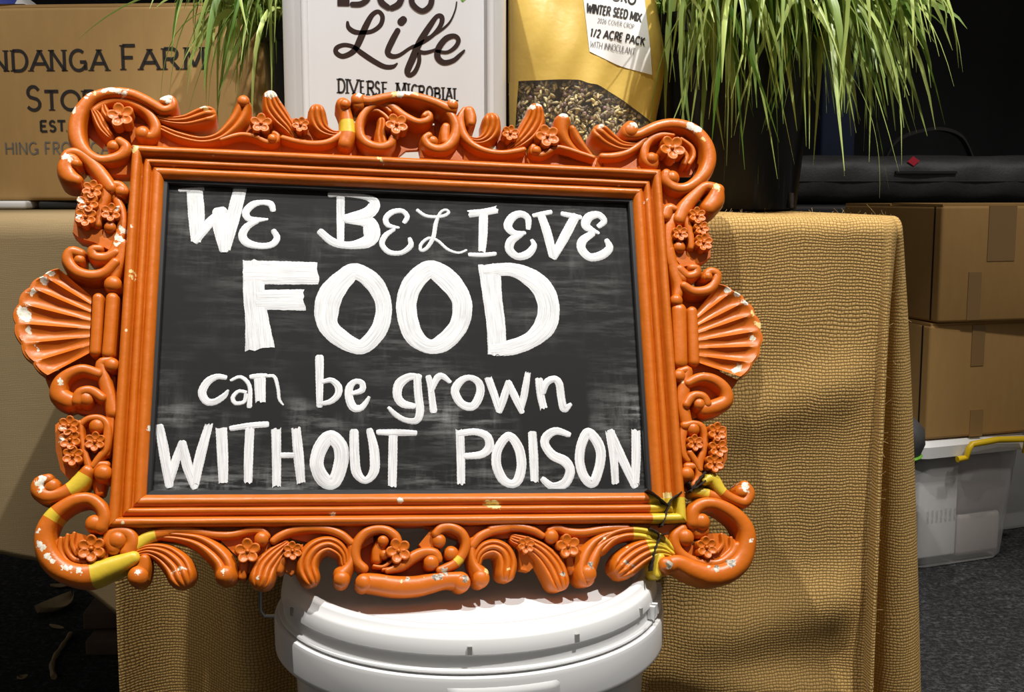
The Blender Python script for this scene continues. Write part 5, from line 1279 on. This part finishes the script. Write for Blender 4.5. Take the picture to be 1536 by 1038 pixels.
tag(mb.build('seed_mix', M_SEED, origin=(.085, GY+.02, .7024)), 'mixed brown and tan seeds filling the clear window of the kraft bag', 'seeds', kind='stuff')

# ================================================================== POTTED GRASS
def blade(mb, P0, P1, P2, wd, tn, n=9, tw=0.0, sw=0.0, ph=0.0):
    pts = []; h0 = Vector((-(P2-P0).y, (P2-P0).x, 0)); h0 = h0.normalized() if h0.length > 1e-4 else Vector((1, 0, 0))
    for i in range(n+1):
        t = i/n; pts.append(P0*(1-t)**2+P1*(2*t*(1-t))+P2*t*t+h0*(sw*(math.sin(t*4.2+ph)-math.sin(ph))*t))
    side0 = (P2-P0); side0.z = 0
    side0 = Vector((-side0.y, side0.x, 0)).normalized() if side0.length > 1e-4 else Vector((1, 0, 0))
    rows = []; v0 = len(mb.v)
    for i, p in enumerate(pts):
        t = i/n; tg = (pts[min(i+1, n)]-pts[max(i-1, 0)]).normalized()
        s_ = (side0-tg*side0.dot(tg)).normalized(); nn = tg.cross(s_); a = tw*t; s_ = s_*math.cos(a)+nn*math.sin(a)
        w_ = wd*min(1, .55+t*2)*(1-max(0, (t-.55)/.45)**1.6)+.0002
        rows.append([p-s_*w_, p+nn.normalized()*w_*.35, p+s_*w_])
    mb.grid(rows); mb.tint += [(tn, 0, 0)]*(len(mb.v)-v0)
def grass_pot(name, c, rb, rt, h, label, nbl, azf, reach, zend, strays, seed, xlim=None):
    rnd = random.Random(seed)
    pot = thing(name, label, 'potted plant', (c[0], c[1], .7024)); A = At(pot); zt = .7024+h
    mb = MB(); mb.lathe([(rb*.9, 0), (rb, .002), (rb+(rt-rb)*.9, h*.9), (rt+.004, h*.9), (rt+.005, h), (rt-.002, h), (rt-.004, h-.02)], 48, (c[0], c[1], .7024), capt=False); po = A(mb, 'pot', M_POT)
    mb = MB(); mb.box((-.006, -.002, .004), (.006, .004, .022), Matrix.Translation((c[0]+rb*.8, c[1]-rb*.62, .7024)) @ Matrix.Rotation(.9, 4, 'Z')); A(mb, 'drain_slot', M_SOIL, parent=po, smooth=False)
    mb = MB(); mb.lathe([(.001, h-.02), (rt-.004, h-.02)], 32, (c[0], c[1], .7024), capb=False, capt=False); A(mb, 'soil', M_SOIL)
    mb = MB()
    for k in range(nbl):
        az = azf(rnd); r0 = rt*math.sqrt(rnd.random())*.95; a0 = az+rnd.gauss(0, .5)
        P0 = Vector((c[0]+r0*math.cos(a0), c[1]+r0*math.sin(a0), zt-.015))
        re = r0+rnd.uniform(*reach); ze = max(.728, zend(rnd))
        P2 = Vector((c[0]+re*math.cos(az), c[1]+re*math.sin(az), ze))
        H_ = rnd.uniform(.06, .22); q = rnd.uniform(.35, 1.05)
        P1 = Vector((P0.x+(P2.x-P0.x)*q, P0.y+(P2.y-P0.y)*q, zt+H_))
        if xlim and not (xlim(P2) and xlim(P0)): continue
        blade(mb, P0, P1, P2, rnd.uniform(.0024, .0056), rnd.random(), 12, rnd.gauss(0, 1.3), rnd.gauss(0, .022), rnd.uniform(0, 6.28))
    A(mb, 'foliage', M_GRASS, angle=180)
    for P0, P1, P2, w_, tn in strays:
        mb = MB(); blade(mb, Vector(P0), Vector(P1), Vector(P2), w_, tn, 14, .6); A(mb, 'stray_blade', M_GRASS, angle=180)
FR = -math.pi/2
grass_pot('potted_grass', (.275, 1.49), .083, .104, .235, 'tall black pot of drooping green grass on the burlap-covered table at right', 900,
    lambda r: r.choice([r.gauss(FR, .8), r.gauss(FR+.7, .7), r.gauss(FR-.5, .5), r.uniform(0, 6.28)]), (.02, .19), lambda r: .97-abs(r.gauss(0, .085))-r.choice([0, 0, 0, .05]),
    [((.31, 1.40, .93), (.37, 1.37, 1.0), (.395, 1.36, .87), .002, .8), ((.36, 1.36, .885), (.42, 1.34, .83), (.425, 1.36, .718), .0012, .85), ((.33, 1.4, .93), (.45, 1.36, 1.03), (.505, 1.36, .845), .0018, .9),
     ((.2, 1.36, .93), (.215, 1.3, .88), (.165, 1.31, .775), .0018, .4), ((.2, 1.38, .93), (.20, 1.3, .9), (.18, 1.3, .752), .0012, .3), ((.32, 1.4, .93), (.40, 1.3, 1.0), (.43, 1.3, .795), .0028, .7)], 3, lambda p: p.x > .188 or p.y > 1.49)
grass_pot('potted_grass', (-.245, 1.56), .066, .08, .235, 'pot of long dark green grass drooping between the farm box and the jerrycan', 330,
    lambda r: r.choice([r.gauss(FR-.8, .55), r.gauss(math.pi, .5), r.gauss(FR, .6)]), (.02, .15), lambda r: .99-abs(r.gauss(0, .085)),
    [((-.27, 1.5, .93), (-.40, 1.45, 1.02), (-.515, 1.42, .905), .0026, .35), ((-.27, 1.5, .93), (-.40, 1.45, 1.04), (-.41, 1.42, .83), .0026, .25), ((-.26, 1.5, .93), (-.36, 1.44, 1.02), (-.365, 1.42, .80), .0028, .2), ((-.27, 1.5, .93), (-.43, 1.45, 1.0), (-.42, 1.42, .815), .0018, .3)], 5, lambda p: p.y < 1.63 and (p.x < -.262 or p.y > 1.51))

# ================================================================== FARM BOX AND WHAT IS ON IT
FY = 1.68
mbx = thing('carton', 'large brown carton printed with a farm shop name, on the left table', 'box', (-.64, FY+.15, .7))
A = At(mbx)
bx0, bx1, bz0, bz1 = -1.02, -.285, .7145, .984
M_ = Matrix.Translation((-.64, FY+.15, 0)) @ Matrix.Rotation(-.07, 4, 'Z') @ Matrix.Translation((.64, -FY-.15, 0))
mb = MB(); bevelled(mb, (bx0, FY, bz0), (bx1, FY+.30, bz1), .006, M_); body = A(mb, 'body', M_CARD, angle=60)
mb = MB(); mb.box((bx0+.01, FY+.002, bz1-.001), (bx1-.01, FY+.148, bz1+.003), M_); A(mb, 'flap', M_CARD, smooth=False)
mb = MB(); mb.box((bx0+.01, FY+.152, bz1-.001), (bx1-.01, FY+.298, bz1+.003), M_); A(mb, 'flap', M_CARD, smooth=False)
ffx = lambda x, y, z: M_ @ Vector((x, FY-.0005-z, y))
mb = MB()
TH = math.radians(7.3)
def tz(py_):
    k = (519-py_)/1750; return .72+FY*(k*math.cos(TH)-math.sin(TH))/(math.cos(TH)+k*math.sin(TH))
def tx(px_): return (px_-768)/1750*(FY*math.cos(TH)-.17*math.sin(TH))+.0105
def fit(mb, s_, x0, x1, yb, cap, wt, serif, small=.8, mi=0):
    m0 = MB(); e = text(m0, s_, 0, 0, cap, lambda x, y, z: (x, y, z), wt, serif, .24, 1.0, small); wide = (x1-x0)/(e-cap*.24)
    text(mb, s_, x0, yb, cap, ffx, wt, serif, .24, wide, small)
def word(name, spec, yb, wt, serif, mat):
    mb = MB()
    for ch, x0, x1, yt in spec:
        cap = (yb-yt)*FY/1750; wd = (x1-x0)*FY/1750; g = GL[ch]; ref = wt*FY/1750
        for st in g:
            pts = [(tx(x0)+a*wd, tz(yb)+b*cap) for a, b in st]; ribbon(mb, pts, ref*.5, ffx, .0003)
            if serif and len(st) == 2 and abs(pts[0][1]-pts[1][1]) > .3*cap:
                for q in pts:
                    if abs(q[1]-tz(yb)) < .03*cap or abs(q[1]-tz(yb)-cap) < .03*cap: ribbon(mb, [(q[0]-ref*1.0, q[1]), (q[0]+ref*1.0, q[1])], ref*.16, ffx, .0003)
    return A(mb, name, mat, parent=body, smooth=False)
word('printed_word', [('N', -16, 9, 77), ('D', 17, 41, 77), ('A', 46, 74, 77), ('N', 77, 99, 77), ('G', 107, 131, 77), ('A', 139, 164, 77)], 106, 4.6, 1, M_INK)
word('printed_word', [('F', 186, 208, 71), ('A', 215, 243, 77), ('R', 249, 273, 76), ('M', 282, 312, 75)], 105, 4.8, 1, M_INK)
word('printed_word', [('S', 36, 59, 131), ('T', 65, 86, 138), ('O', 91, 119, 138), ('R', 124, 146, 138), ('E', 152, 170, 138)], 165, 4.8, 1, M_INK)
word('printed_word', [('E', 56, 67, 182), ('S', 70, 80, 182), ('T', 83, 95, 182), ('.', 95, 99, 182)], 197, 3.4, 0, M_INK)
mb = MB(); fit(mb, 'HING FROM CA', tx(0), tx(162), tz(231), 17*FY/1750, .13, .0); A(mb, 'slogan_lettering', M_GREYINK, parent=body, smooth=False)
mb = MB(); bevelled(mb, (-.98, FY-.012, .7024), (-.690, FY+.28, .7140), .004); tag(mb.build('tray', M_LABEL, origin=(-.7, FY+.1, .7024)), 'thin white tray lying under the left end of the farm carton', 'tray')
mb = MB(); bevelled(mb, (-.68, FY+.005, .7024), (-.300, FY+.28, .7140), .004); tag(mb.build('mat', M_STRAP, origin=(-.5, FY+.1, .7024)), 'flat black mat added as the shadow gap under the right part of the farm carton', 'mat')  # black slab added to stand in for the shadow gap below the carton
# crumpled packet on top of the carton
mb = MB(); rows = []
for i in range(9):
    r = []
    for k in range(15):
        u, v = k/14*2-1, i/8*2-1; hgt = .030*(1-u**4)*(1-v**4)+.006*math.sin(u*9)*math.cos(v*7)*(1-u*u)*(1-v*v)
        r.append(Vector((-.775+.09*u, FY+.055+.05*v, bz1+.0042+max(0, hgt))))
    rows.append(r)
k0 = mb.grid(rows, mi=lambda i, j: 1 if (j % 5) in (1, 2) else 0); mb.grid([[Vector((p.x, p.y, bz1+.0036)) for p in r[::-1]] for r in rows])
tag(mb.build('packet', [M_LABEL, M_BLUE], origin=(-.775, FY+.055, bz1+.0036)), 'crumpled white and blue packet lying on top of the farm carton', 'packet')

# ================================================================== RIGHT BACKGROUND
yaw = math.radians(22)
def carton(name, corner, w_, d_, z0, z1, label, yw, tapes, parts=True):
    """corner = near-left vertical edge; width runs right-and-back, depth runs left-and-back"""
    M_ = Matrix.Translation((corner[0], corner[1], 0)) @ Matrix.Rotation(yw, 4, 'Z')
    t = thing(name, label, 'box', (corner[0], corner[1], z0), 'cartons stacked on the plastic tub'); A = At(t)
    mb = MB(); bevelled(mb, (0, 0, z0), (w_, d_, z1), .006, M_); b_ = A(mb, 'body', M_CARD2, angle=60)
    mb = MB(); mb.box((.002, .003, z1-.001), (w_-.002, d_*.5-.002, z1+.003), M_ @ Matrix.Translation((0, 0, z1)) @ Matrix.Rotation(.01, 4, 'X') @ Matrix.Translation((0, 0, -z1))); A(mb, 'flap', M_CARD2, smooth=False)
    mb = MB(); mb.box((.002, d_*.5+.002, z1-.001), (w_-.002, d_-.003, z1+.003), M_); A(mb, 'flap', M_CARD2, smooth=False)
    mb = MB(); mb.box((-.0012, .020, z0+.004), (.0004, .0235, z1-.002), M_); A(mb, 'seam', M_INK, smooth=False)
    for (x0, x1, za, zb) in tapes:
        mb = MB(); mb.box((x0, -.0012, za), (x1, .0004, zb), M_); A(mb, 'tape_strip', M_TAPE, smooth=False)
    return t
TUBZ = .262
def tub(corner, w_, d_, h, yw, label, clips=True, papers=True):
    M_ = Matrix.Translation((corner[0], corner[1], 0)) @ Matrix.Rotation(yw, 4, 'Z')
    t = thing('storage_tub', label, 'storage tub', (corner[0], corner[1], 0)); A = At(t)
    def ring(ins, z, r=.03, n=6):
        pts = []
        x0, x1, y0, y1 = ins, w_-ins, ins, d_-ins
        for cx, cy, a0 in ((x1-r, y1-r, 0), (x0+r, y1-r, 90), (x0+r, y0+r, 180), (x1-r, y0+r, 270)):
            for k in range(n+1):
                a = math.radians(a0+90*k/n); pts.append(M_ @ Vector((cx+r*math.cos(a), cy+r*math.sin(a), z)))
        return pts
    mb = MB(); rows = [ring(.034, .002), ring(.028, .012), ring(.012, h-.03), ring(.010, h-.03)]; k = mb.grid(rows, closed=True); n = len(rows[0]); mb.f.append(tuple(range(k+n-1, k-1, -1))); mb.mi.append(0)
    bo = A(mb, 'body', M_TUB)
    mb = MB(); rows = [ring(.008, h-.036), ring(.0, h-.034), ring(-.002, h-.012), ring(.006, h-.002), ring(.03, h)]; k = mb.grid(rows, closed=True); mb.f.append(tuple(range(k+4*n, k+5*n))); mb.mi.append(0); A(mb, 'lid', M_TUBLID)
    if clips:
        mb = MB(); P = [(w_*.30, -.008, h-.038), (w_*.37, -.010, h-.036), (w_*.375, -.014, h-.018), (w_*.40, -.014, h-.010), (w_*.62, -.014, h-.006), (w_*.86, -.014, h-.010), (w_*.88, -.014, h-.018), (w_*.885, -.010, h-.036), (w_*.94, -.008, h-.038)]
        mb.tube([M_ @ Vector(p) for p in P], .0062, 10); A(mb, 'clip_handle', M_CLIP)
    return t, A, M_
tc = (.765, 2.15)
_t, A, M_ = tub(tc, .285, .36, TUBZ, yaw, 'frosted plastic tub with a yellow clip handle under the two cartons')
mb = MB(); bevelled(mb, (.0, .040, .02), (.095, .25, .19), .004, M_ @ Matrix.Translation((.036, -.006, 0))); stk = mb.build('paper_stack', M_PAPER, origin=M_ @ Vector((.08, .1, .02)))
tag(stk, 'white printed papers standing at the left inside the frosted tub', 'papers')
mb = MB(); fp = lambda x, y, z: M_ @ Vector((.036+x, .0335-z, y))
for i in range(7): text(mb, 'ENOITREDTSN'[i % 3:][:7], .020+.011*i, .07, .0045, lambda x, y, z, i=i: fp(.020+.011*i+(y-.07), .09+(x-(.020+.011*i))*.9, z), .12, 0, .3, .9)
o = mb.build('print_lines', M_GREYINK, stk, smooth=False, origin=stk.location)
mb = MB(); bevelled(mb, (.135, .034, .10), (.245, .30, .215), .01, M_); tag(mb.build('bundle', simple('muted_mauve', (.24, .16, .145), .8), origin=M_ @ Vector((.2, .1, .1))), 'dusky pinkish bundle seen through the wall of the frosted tub', 'bundle')
mb = MB(); bevelled(mb, (.135, .034, .013), (.245, .30, .0985), .01, M_); tag(mb.build('bundle', simple('pale_mauve', (.52, .46, .44), .8), origin=M_ @ Vector((.2, .1, .02))), 'pale bundle under the dusky one inside the frosted tub', 'bundle')
carton('carton', (.782, 2.165), .36, .34, TUBZ+.001, .481, 'brown carton resting directly on the frosted tub', yaw-.05, [(.095, .125, .40, .478), (.10, .13, .263, .315)])
carton('carton', (.792, 2.16), .36, .34, .486, .703, 'topmost brown carton, stacked above another carton beside the burlap', yaw-.12, [(.062, .09, .49, .58), (.10, .16, .60, .703)])
tub((1.025, 2.41), .3, .3, .255, yaw, 'grey plastic tub on the carpet at the right edge of the photo', False)
# black bag with green piping at the side of the tub
mb = MB(); gb = thing('tote', 'dark rounded bag with a green edge showing past the burlap beside the tub', 'bag', (.655, 2.03, 0)); A = At(gb)
mb.lathe([(.02, 0), (.04, .01), (.042, .1), (.045, .22), (.062, .26), (.074, .29), (.072, .315), (.055, .333), (.01, .34)], 28, (.655, 2.03, 0)); A(mb, 'bag_body', M_BAG)
mb = MB(); mb.tube([(.655+.067*math.cos(a), 2.03-.067*math.sin(a)-.001, .268) for a in [k*.3 for k in range(11)]], .003, 6); A(mb, 'piping', M_GREEN)
# road case, carry bag, navy panel
mb = MB(); rc = thing('road_case', 'black case standing behind the cartons under the long black carry bag', 'case', (1.0, 3.05, 0)); A = At(rc)
bevelled(mb, (.38, 2.86, 0), (2.2, 3.30, .700), .012); A(mb, 'body', M_CASE)
mb = MB(); mb.box((.39, 2.852, .45), (2.19, 2.86, .47)); A(mb, 'edge_trim', M_STRAP, smooth=False)
cb = thing('carry_bag', 'long black nylon carry bag with a red diamond tag lying behind the cartons', 'bag', (1.15, 2.98, .7)); A = At(cb)
mb = MB(); rows = []
for i in range(61):
    x = .54+1.5*i/60; e = min(1, min(i, 60-i)/3+.15); r = []
    for k in range(24):
        a = 2*math.pi*k/24; ry, rz = .085*e**.5, .060*e**.5
        cy_, cz_ = math.copysign(abs(math.cos(a))**.6, math.cos(a)), math.copysign(abs(math.sin(a))**.6, math.sin(a))
        r.append(Vector((x, 2.98+ry*cy_+.003*math.sin(x*40+k), .7615+rz*cz_+.002*math.sin(x*25+k*2)*(1 if cz_ > -.5 else 0))))
    rows.append(r)
k = mb.grid(rows, closed=True); mb.f += [tuple(range(k+23, k-1, -1)), tuple(range(k+60*24, k+61*24))]; mb.mi += [0, 0]; A(mb, 'bag_body', M_BAG)
mb = MB(); mb.tube([(.54+1.5*i/30, 2.8945, .757) for i in range(1, 30)], .0022, 6); A(mb, 'zip', M_STRAP)
P = catmull([(.94, .815, 0), (.965, .858, 0), (1.02, .882, 0), (1.08, .888, 0), (1.13, .868, 0), (1.16, .815, 0)], .01)
mb = MB(); rows = [[(p[0], 2.965, p[1]-.004), (p[0], 2.965, p[1]+.004), (p[0], 2.995, p[1]+.004), (p[0], 2.995, p[1]-.004)] for p in P]; mb.grid(rows, closed=True); A(mb, 'carry_handle', M_STRAP)
mb = MB(); mb.box((.94, 2.886, .776), (1.09, 2.895, .782)); A(mb, 'pocket_edge', M_STRAP, smooth=False)
mb = MB(); Mt = Matrix.Translation((.985, 2.897, .806)) @ Matrix.Scale(1.25, 4, (1, 0, 0)) @ Matrix.Rotation(math.radians(40), 4, 'Y'); mb.box((-.0085, -.0015, -.0085), (.0085, .0015, .0085), Mt); A(mb, 'red_tag', M_RED, smooth=False)
mb = MB(); bevelled(mb, (.815, 3.12, .7005), (.905, 3.18, 1.08), .008); tag(mb.build('navy_panel', M_NAVY, origin=(.86, 3.15, .7005)), 'dark navy upright panel behind the right-hand grass pot', 'panel')

# ================================================================== THINGS ON THE FLOOR AT LEFT
mb = MB(); M_ = Matrix.Translation((-.56, 1.80, 0)) @ Matrix.Rotation(.05, 4, 'Z'); bevelled(mb, (-.115, -.03, .0), (.14, .06, .026), .004, M_); tag(mb.build('timber_block', M_WOOD, origin=(-.6, 1.8, 0)), 'dark brown timber piece lying lowest under the left table', 'timber', 'timber under the left table')
mb = MB(); M_ = Matrix.Translation((-.56, 1.85, 0)) @ Matrix.Rotation(.10, 4, 'Z'); bevelled(mb, (-.135, -.03, .0265), (.14, .05, .056), .004, M_); tag(mb.build('timber_block', M_WOOD, origin=(-.6, 1.83, .0355)), 'dark brown timber piece lying on top of another under the left table', 'timber', 'timber under the left table')
def dry_leaf(c, L_, W_, rz, curl, label):
    mb = MB(); rows = []
    for i in range(9):
        t = i/8; w_ = W_*math.sin(math.pi*min(1, t*.93+.05))**.8; r = []
        for k in range(5):
            s_ = k/2-1; p = Vector((L_*(t-.5), w_*s_, .001+curl*(s_*s_*.5+(t-.5)**2*1.6)*W_)); r.append(Matrix.Translation(c) @ Matrix.Rotation(rz, 4, 'Z') @ p)
        rows.append(r)
    mb.grid(rows); o = mb.build('dry_leaf', M_LEAF, origin=c); so = o.modifiers.new('t', 'SOLIDIFY'); so.thickness = .0008
    tag(o, label, 'leaf', 'dry leaves on the carpet')
dry_leaf((-.80, 1.97, 0), .085, .026, 1.2, .9, 'curled tan dry leaf on the dark carpet at lower left, largest of the scraps')
dry_leaf((-.835, 2.09, 0), .04, .010, .2, .8, 'thin pale dry leaf on the dark carpet behind the largest leaf')
dry_leaf((-.765, 1.885, 0), .035, .006, -.5, .6, 'narrow pale dry sliver on the carpet beside the long straw')
dry_leaf((-.735, 1.675, 0), .016, .008, .5, .8, 'small tan dry scrap at the bottom left corner of the photo')
dry_leaf((-.86, 1.80, 0), .012, .006, .9, .8, 'tiny pale crumb on the dark carpet at the left edge of the photo')
mb = MB(); P = catmull([(-.728, 1.85, .004), (-.722, 1.80, .004), (-.716, 1.75, .004), (-.705, 1.71, .004), (-.688, 1.675, .004)], .01); mb.tube([(p[0], p[1], .0045) for p in P], [.004+.0008*math.sin(i*1.3) for i in range(len(P))], 8)
tag(mb.build('straw_stalk', M_STRAW, origin=(-.715, 1.8, 0)), 'long pale dry stalk lying on the dark carpet at lower left', 'stalk')
